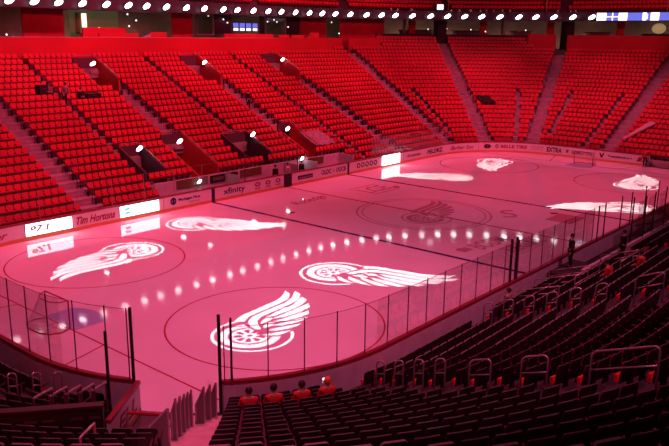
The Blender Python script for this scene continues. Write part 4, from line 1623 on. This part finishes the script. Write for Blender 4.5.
for d, a in ((8.8, 45.0), (6.6, 45.6), (4.4, 46.3)):
    rail_panel(d, a, .95, 4.3, 'taller slanted railing with steel edge by the top of the tunnel stairs', 'taller railings by the stairs', 1.5, -50)
for d in (19.2, 16.9, 14.6, 12.4, 10.2):
    rail_panel(d, 44.2, .45, 4.3, 'pointed slim railing in the row stepping down beside the red-lit stairs', 'pointed railings by the stairs', 1.0, -45)
rail_panel(24.2, 43.4, 1.6, 3.5, 'broad slanted railing nearest the camera left of the red-lit stairs', None, .8, -45)
bar_rail([(*near(key_s(('a', 41.5), 33), 33)[0], ztn(33) + .2), (*near(key_s(('a', 40.5), 27.5), 27.5)[0], ztn(27.5) + .5)], 'single slanted steel bar at the bottom edge left of the stairs')

# ------------------------------------------------------------------ people
def skin_mesh(name, joints, edges, m, parent, sub=1, root=0):
    """joints: list of (x,y,z,r) feet local; skin + subdivision, applied"""
    me = bpy.data.meshes.new(name)
    me.from_pydata([(x * F, y * F, z * F) for x, y, z, r in joints], edges, [])
    o = bpy.data.objects.new(name, me)
    COL.objects.link(o)
    md = o.modifiers.new('s', 'SKIN')
    md.use_smooth_shade = True
    if not me.skin_vertices:
        bpy.context.view_layer.objects.active = o
    ly = me.skin_vertices[0].data if me.skin_vertices else None
    if ly:
        for i, (x, y, z, r) in enumerate(joints):
            rr = r if isinstance(r, tuple) else (r, r)
            ly[i].radius = (rr[0] * F, rr[1] * F)
            ly[i].use_root = (i == root)
    sd = o.modifiers.new('d', 'SUBSURF')
    sd.levels = sub
    sd.render_levels = sub
    dg = bpy.context.evaluated_depsgraph_get()
    m2 = bpy.data.meshes.new_from_object(o.evaluated_get(dg))
    o.modifiers.clear()
    o.data = m2
    bpy.data.meshes.remove(me)
    m2.materials.clear()
    m2.materials.append(m)
    m2.polygons.foreach_set('use_smooth', [True] * len(m2.polygons))
    o.parent = parent
    o['_base'] = [0, 0, 0]
    return o


def person(lab, loc, rot, pose='stand', top=CLOTH_BLK, legs=CLOTH_BLK, hair=HAIR, phone=False, lean=0.0, grp=None, arm_up=False):
    """local: +y is where the person faces, feet at z=0"""
    t = bpy.data.objects.new('person', None)
    COL.objects.link(t)
    t.location = Vector(loc) * F
    t.rotation_euler = (0, 0, rot)
    tag(t, lab, 'person', grp)
    t['_base'] = [0, 0, 0]
    sit = pose == 'sit'
    hz = 1.55 if sit else 3.05
    L = lean
    P = [(0, 0, hz, .42), (0, .10 * L, hz + .55, .40), (0, .45 * L, hz + 1.25, .46), (0, .62 * L, hz + 1.68, .26), (0, .72 * L, hz + 1.88, .19), (0, .85 * L + .04, hz + 2.12, .27), (0, .95 * L + .04, hz + 2.42, .30), (0, .95 * L + .02, hz + 2.62, .20)]
    E_ = [(i, i + 1) for i in range(7)]
    # arms
    def limb(start, pts):
        i0 = start
        for q in pts:
            P.append(q)
            E_.append((i0, len(P) - 1))
            i0 = len(P) - 1
        return i0
    hands = []
    for sx in (-1, 1):
        sh = (sx * .62, .55 * L, hz + 1.55, .22)
        if sit or arm_up:
            if phone and sx > 0 or arm_up:
                el = (sx * .80, .75 + .3 * L, hz + 1.0, .16)
                wr = (sx * .38, 1.2 + .4 * L, hz + 1.5, .11)
            else:
                el = (sx * .86, .22 + .3 * L, hz + .72, .16)
                wr = (sx * .46, 1.0, hz + .5, .11)
        else:
            el = (sx * .86, -.02 + .5 * L, hz + .62, .16)
            wr = (sx * .84, .25 + .8 * L, hz - .12, .11)
        h = limb(3, [sh, (*[(a + b) / 2 for a, b in zip(sh[:3], el[:3])], .19), el, (*[(a + b) / 2 for a, b in zip(el[:3], wr[:3])], .14), wr])
        d = (Vector(wr[:3]) - Vector(el[:3])).normalized()
        pl = Vector(wr[:3]) + d * .26
        hp = limb(h, [(*pl, .12)])
        side = Vector((1, 0, 0))
        for k, (off_, ln) in enumerate(((-.10, .24), (-.035, .29), (.035, .27), (.10, .21))):
            q1 = pl + side * off_ + d * ln * .55
            q2 = pl + side * off_ * 1.1 + d * ln + Vector((0, .05, -.06))
            limb(hp, [(*q1, .032), (*q2, .028)])
        limb(h, [(*(Vector(wr[:3]) + d * .18 - side * sx * .14), .036), (*(Vector(wr[:3]) + d * .32 - side * sx * .17), .03)])
        hands.append(pl)
    legs_ = []
    for sx in (-1, 1):
        if sit:
            q = [(sx * .34, .10, hz - .05, .32), (sx * .38, .75, hz + .02, .28), (sx * .40, 1.45, hz + .0, .22), (sx * .40, 1.55, .8, .20), (sx * .40, 1.5, .25, .13), (sx * .42, 1.75, .12, .13), (sx * .43, 2.15, .10, .10)]
        else:
            q = [(sx * .32, 0, hz - .2, .32), (sx * .36, .02, hz - .85, .27), (sx * .38, .06, 1.65, .20), (sx * .38, -.02, 1.1, .19), (sx * .38, -.06, .3, .12), (sx * .40, .12, .13, .13), (sx * .42, .52, .10, .10)]
        legs_.append(q)
        limb(0, q)
    skin_mesh('body', P, E_, SKIN, t)
    # face
    hd = Vector((0, .95 * L + .04, hz + 2.36))
    fc = MB().prism([hd + Vector((-.05, .27, .02)), hd + Vector((.05, .27, .02)), hd + Vector((0, .26, .16))], (0, .12, -.06))
    fc.build('nose', SKIN, t)
    for sx in (-1, 1):
        MB().ball(hd + Vector((sx * .11, .265, .09)), .035, 6).build('eye', BLACK, t)
        MB().ball(hd + Vector((sx * .30, 0, .02)), (.05, .09, .12), 8).build('ear', SKIN, t)
    MB().box(hd + Vector((0, .26, -.13)), (.17, .05, .035)).build('mouth', INKRED, t)
    # hair
    MB().ball(hd + Vector((0, -.06, .10)), (.345, .36, .36), 12).build('hair', hair, t, smooth=True)
    # clothes
    TP, TE = [], []
    for x, y, z, r in P[:4]:
        TP.append((x, y, z, r + (.10, .12, .16, .20)[len(TP)]))
    TE = [(0, 1), (1, 2), (2, 3), (3, 4)]
    TP.append((0, .68 * L, hz + 1.86, .25))
    i = 8
    for sx in (-1, 1):
        a = P[i:i + 5]
        base_ = len(TP)
        for j, q in enumerate(a):
            TP.append((*q[:3], q[3] + .06))
            TE.append((3 if j == 0 else base_ + j - 1, base_ + j))
        i += 5 + 1 + 8 + 2
    skin_mesh('jacket', TP, TE, top, t)
    LP, LE = [(0, 0, hz + .1, .47)], []
    for q in legs_:
        b = len(LP)
        for j, w in enumerate(q[:5]):
            LP.append((*w[:3], w[3] + .05))
            LE.append((0 if j == 0 else b + j - 1, b + j))
    skin_mesh('trousers', LP, LE, legs, t)
    for q in legs_:
        a, b = Vector(q[5][:3]), Vector(q[6][:3])
        mb = MB().ball((a + b) / 2 + Vector((0, -.02, .02)), (.19, .46, .16), 10)
        mb.build('shoe', BLACK, t, smooth=True)
    if phone:
        pp = hands[1] + Vector((-.05, .12, .12))
        ph = thing('phone', 'small bright phone screen held up by the person in the orange hat' if hair is HAIR_OR else 'small phone held by a person', 'phone', (0, 0, 0))
        ph['_base'] = [0, 0, 0]
        ph.location = t.location
        ph.rotation_euler = t.rotation_euler
        MB().box(pp, (.26, .05, .5)).build('case', BLACK, ph)
        MB().box(pp - Vector((0, .04, 0)), (.23, .03, .45)).build('display', PHONE, ph)
    return t


def on_row(path, s, k, zf, d0):
    d = d0 + TREAD * k
    (x, y), n = path(s, d)
    return (x - n[0] * .35, y - n[1] * .35, zf(d) - SEATH + .02), face_rot(n)


def seat_person(lab, ang, k, **kw):
    d = D0N + TREAD * k
    s = key_s(('a', ang), d)
    loc, r = on_row(near, s, k, ztn, D0N)
    return person(lab, loc, r, pose='sit', **kw)


seat_person('person with dark hair and red-lit jacket, leftmost in the front row of four', 52.3, 3, top=CLOTH_RED)
seat_person('person with dark bun and red shoulders, second in the front row of four', 55.6, 3, top=CLOTH_RED, lean=.2)
seat_person('person with long dark hair and red jacket, third in the front row of four', 59.4, 3, top=CLOTH_RED, lean=.1)
seat_person('person in a knitted orange hat holding up a phone in the front row', 63.0, 3, top=CLOTH_RED, hair=HAIR_OR, phone=True)
loc, r = on_row(near, 46.5, 0, ztn, D0N)
person('dark-haired person seated in the front row beside the thick glass posts', loc, r, 'sit', top=CLOTH_GREY)
struct(recalc(ribbon(19.5, 29, rect(.6, 4.6, 0, 2.4), near).build('floor_platform', NEARCONC)), 'dark raised platform behind the boards')
person('person in black standing against the boards before the bench', (*near(24.5, 2.3)[0], 2.4), face_rot(near(26, 2)[1]) + .6, top=CLOTH_BLK)
person('person in black standing by the players bench posts', (*near(12, 6.2)[0], 1.3), face_rot(near(7, 2)[1]), top=CLOTH_BLK)
loc, r = on_row(near, 39.0, 4, ztn, D0N)
person('person in a red shirt leaning forward below the platform rails', loc, r, 'sit', top=CLOTH_RED, lean=.8)
loc, r = on_row(near, 35.3, 5, ztn, D0N)
person('dark-haired person in a red jersey seated near the long steel handrail at the right', (loc[0], loc[1], loc[2]), r, 'sit', top=CLOTH_RED, lean=.4)


def far_person(lab, s, d, pose='stand', **kw):
    k = round((d - D0F) / TREAD)
    loc, r = on_row(far, s, k, ztf, D0F)
    d2 = D0F + TREAD * k - 1.0
    (x, y), n = far(s, d2)
    return person(lab, (x, y, loc[2]) if pose == 'stand' else loc, r, pose, **kw)


far_person('person in grey sitting beside dark equipment in the left of the far stand', -39.8, 45, 'sit', top=CLOTH_GREY)
far_person('person in dark clothes bending over equipment in the left of the far stand', -37.4, 42, 'stand', top=CLOTH_GREY, lean=.9)
far_person('person in black alone on a row right of the pair with equipment', -32.6, 42, 'sit', top=CLOTH_BLK, lean=.3)
person('person in black standing in the far aisle below the high red portal', (*far(18.2, 33.6)[0], ztf(33.6) - SEATH), face_rot(far(18, 30)[1]), top=CLOTH_BLK)
person('person in black standing left of the black gate in the penalty box', (*far(-1.6, 2.7)[0], 0), PI, top=CLOTH_BLK)
person('person in a pale top standing just right of the black gate', (*far(3.0, 2.7)[0], 0), PI, top=CLOTH_PALE)
person('person in black standing behind the dark blue advert', (*far(8.4, 2.7)[0], 0), PI, top=CLOTH_BLK)
person('small person standing on the ice edge before the red logo at the end boards', (*far(144.2, -1.2)[0], 0), face_rot((1, 0)), top=CLOTH_RED)
# dark equipment and draped cloth in the stands
for s, d, lab, sz in ((-41.2, 45.5, 'dark camera equipment case beside the seated person in grey', (2.6, 2, 2.6)), (-29.6, 41.5, 'dark equipment case lying on a row left of the high portal', (4.2, 2, 1.5))):
    (x, y), n = far(s, d - .5)
    z = ztf(D0F + TREAD * round((d - D0F) / TREAD)) - SEATH
    t = thing('equipment_case', lab, 'case', (x, y, z))
    MB().box((x, y, z + 1.2 + sz[2] / 2), sz, None, bev=.2).build('body', BLACK, t)
    MB().tube([(x - .6, y - sz[1] / 2, z + 1.2 + sz[2] * .6), (x - .5, y - sz[1] / 2 - .25, z + 1.2 + sz[2] * .65), (x + .5, y - sz[1] / 2 - .25, z + 1.2 + sz[2] * .65), (x + .6, y - sz[1] / 2, z + 1.2 + sz[2] * .6)], .08, 5).build('handle', POST, t)
    MB().box((x, y, z + .6), (sz[0] * .7, sz[1] * .7, 1.2)).build('stand', DARK, t)
s = 120.5
vs, fs = [], []
for j in range(6):
    for i in range(8):
        d_ = 23.5 + j * .9
        s_ = s - 2.4 + i * .68
        (x, y), n = far(s_ - 2.2 + j * .3, d_)
        vs.append((x, y, ztf(d_) + .35 + .3 * math.sin(i * 1.7 + j * 2.1)))
for j in range(5):
    for i in range(7):
        a = j * 8 + i
        fs.append((a, a + 1, a + 9, a + 8))
mb = MB().add(vs, fs)
nv = len(vs)
mb.add([(x, y, z - .2) for x, y, z in vs], [f[::-1] for f in fs])
loop = list(range(8)) + [j * 8 + 7 for j in range(1, 6)] + [40 + i for i in range(6, -1, -1)] + [j * 8 for j in range(4, 0, -1)]
for i in range(len(loop)):
    mb.f.append((loop[i], loop[(i + 1) % len(loop)], loop[(i + 1) % len(loop)] + nv, loop[i] + nv))
    mb.m.append(0)
o = recalc(mb.build('draped_cloth', BLACK, None, loc=vs[0]))
tag(o, 'black cloth draped over seats in the corner section left of the end aisle', 'cloth')

# players bench on the camera side
t = thing('players_bench', 'dark players bench with low red wall behind the boards on the camera side', 'bench', (*near(0, 4)[0], 0))
recalc(ribbon(-24, 25, rect(2.2, 3.6, 1.6, 1.9), near, 4).build('seat', BLACK, t))
recalc(ribbon(-26, 27, rect(5.2, 5.7, 0, 3.4), near, 4).build('back_wall', BOARD_OUT, t))
for s_ in (-20, -10, 0, 10, 20):
    recalc(ribbon(s_ - .2, s_ + .2, rect(2.4, 3.4, 0, 1.6), near).build('leg', BLACK, t))
t = thing('bench_lid', 'dark slanted hatch standing open at the end of the players bench', 'hatch', (*near(-11, 3)[0], 3))
A, B = near(-6, 2)[0], near(-15, 2)[0]
MB().hexa([(A[0], A[1], 3.6), (B[0], B[1], 3.8), (B[0], B[1] - 3.2, 5.0), (A[0], A[1] - 3.2, 4.8), (A[0], A[1], 3.8), (B[0], B[1], 4.0), (B[0], B[1] - 3.2, 5.2), (A[0], A[1] - 3.2, 5.0)]).build('lid', BLACK, t)
MB().tube([(A[0], A[1] - 3, 4.8), (A[0], A[1] - 3, .1)], .1, 6).build('stay', POST, t)

# ------------------------------------------------------------------ lights
def spot(name, loc, tgt, e, col, ang=110, rad=1.5, blend=.6):
    ld = bpy.data.lights.new(name, 'SPOT')
    ld.energy = e
    ld.color = col
    ld.spot_size = R_(ang)
    ld.spot_blend = blend
    ld.shadow_soft_size = rad * F
    o = bpy.data.objects.new(name, ld)
    o.location = Vector(loc) * F
    d = (Vector(tgt) - Vector(loc)).normalized()
    o.rotation_euler = d.to_track_quat('-Z', 'Y').to_euler()
    COL.objects.link(o)
    return o


ICECOL = (1.0, 0.095, 0.225)
STCOL = (1.0, 0.055, 0.14)
NRCOL = (1.0, 0.16, 0.36)
EI, ES = 19300, 18000
# house wash over the ice
for x, k in ((-66, .84), (0, .15), (60, .72)):
    for y in (-12, 12):
        spot('ice_wash', (x * .95, y, 108), (x * (1.42 if x < 0 else 1.22), y * 1.5, 0), EI * k, ICECOL, 95, 2.5)
# red wash on the far stand
for x in (-60, -20, 20, 62):
    spot('stand_wash', (x * .8, 5, 104), (x * 1.1, 82, 16), ES, STCOL, 75, 2.5)
for tx, ty in ((105, 62), (125, 33), (128, -5)):
    spot('stand_wash', (40, 5, 104), (tx, ty, 5), ES * .62, STCOL, 46, 2.5)
# added unseen spots to brighten the suites and the upper deck seats
for tx, ty in ((-40, 112), (20, 114), (80, 112), (135, 75), (160, 25)):
    spot('suite_fill_spot', (tx * .5, -25, 62), (tx, ty, 48), ES * (1.05 if tx < 100 else .5), STCOL, 36, 2.0)
# camera side
spot('near_wash', (-118, -82, 84), (-84, -34, 2), ES * .5, NRCOL, 62, 2.0)
spot('near_wash', (-40, -95, 84), (-35, -46, 4), ES * .5, NRCOL, 62, 2.0)

# added unseen point lights brightening the suites from behind the parapet
for a in (40, 100, 150, 205, 275, 335, 410, 430, 460, 505, 545, 580, 630, 655):
    ld = bpy.data.lights.new('suite_fill', 'POINT')
    ld.energy = 110 if a != 100 else 150
    ld.color = (1.0, .66, .46) if a > 60 else (1.0, .2, .25)
    ld.shadow_soft_size = .25
    lo = bpy.data.objects.new('suite_fill', ld)
    lo.location = Vector((*far(px_s(a), 83)[0], 35.2)) * F
    COL.objects.link(lo)
w = bpy.data.worlds.new('World')
sc.world = w
w.use_nodes = True
w.node_tree.nodes['Background'].inputs[0].default_value = (0.05, 0.010, 0.018, 1)
w.node_tree.nodes['Background'].inputs[1].default_value = .55

# ------------------------------------------------------------------ camera
cd = bpy.data.cameras.new('Camera')
cd.sensor_fit = 'HORIZONTAL'
cd.sensor_width = 36
cd.lens = 36 * FPX / 669
cd.clip_end = 500
cam = bpy.data.objects.new('Camera', cd)
m3 = Matrix((cr, cu_, -cf)).transposed().to_4x4()
m3.translation = Vector(CAMP) * F
cam.matrix_world = m3
COL.objects.link(cam)
sc.camera = cam

sc.view_settings.view_transform = 'Standard'
sc.view_settings.look = 'None'
sc.view_settings.exposure = 0.0
sc.view_settings.gamma = 1.0
sc.view_settings.use_curve_mapping = False
sc.cycles.transparent_max_bounces = 48
sc.cycles.max_bounces = 6
sc.cycles.sample_clamp_indirect = 4.0
for o in list(bpy.data.objects):
    if '_base' in o:
        del o['_base']
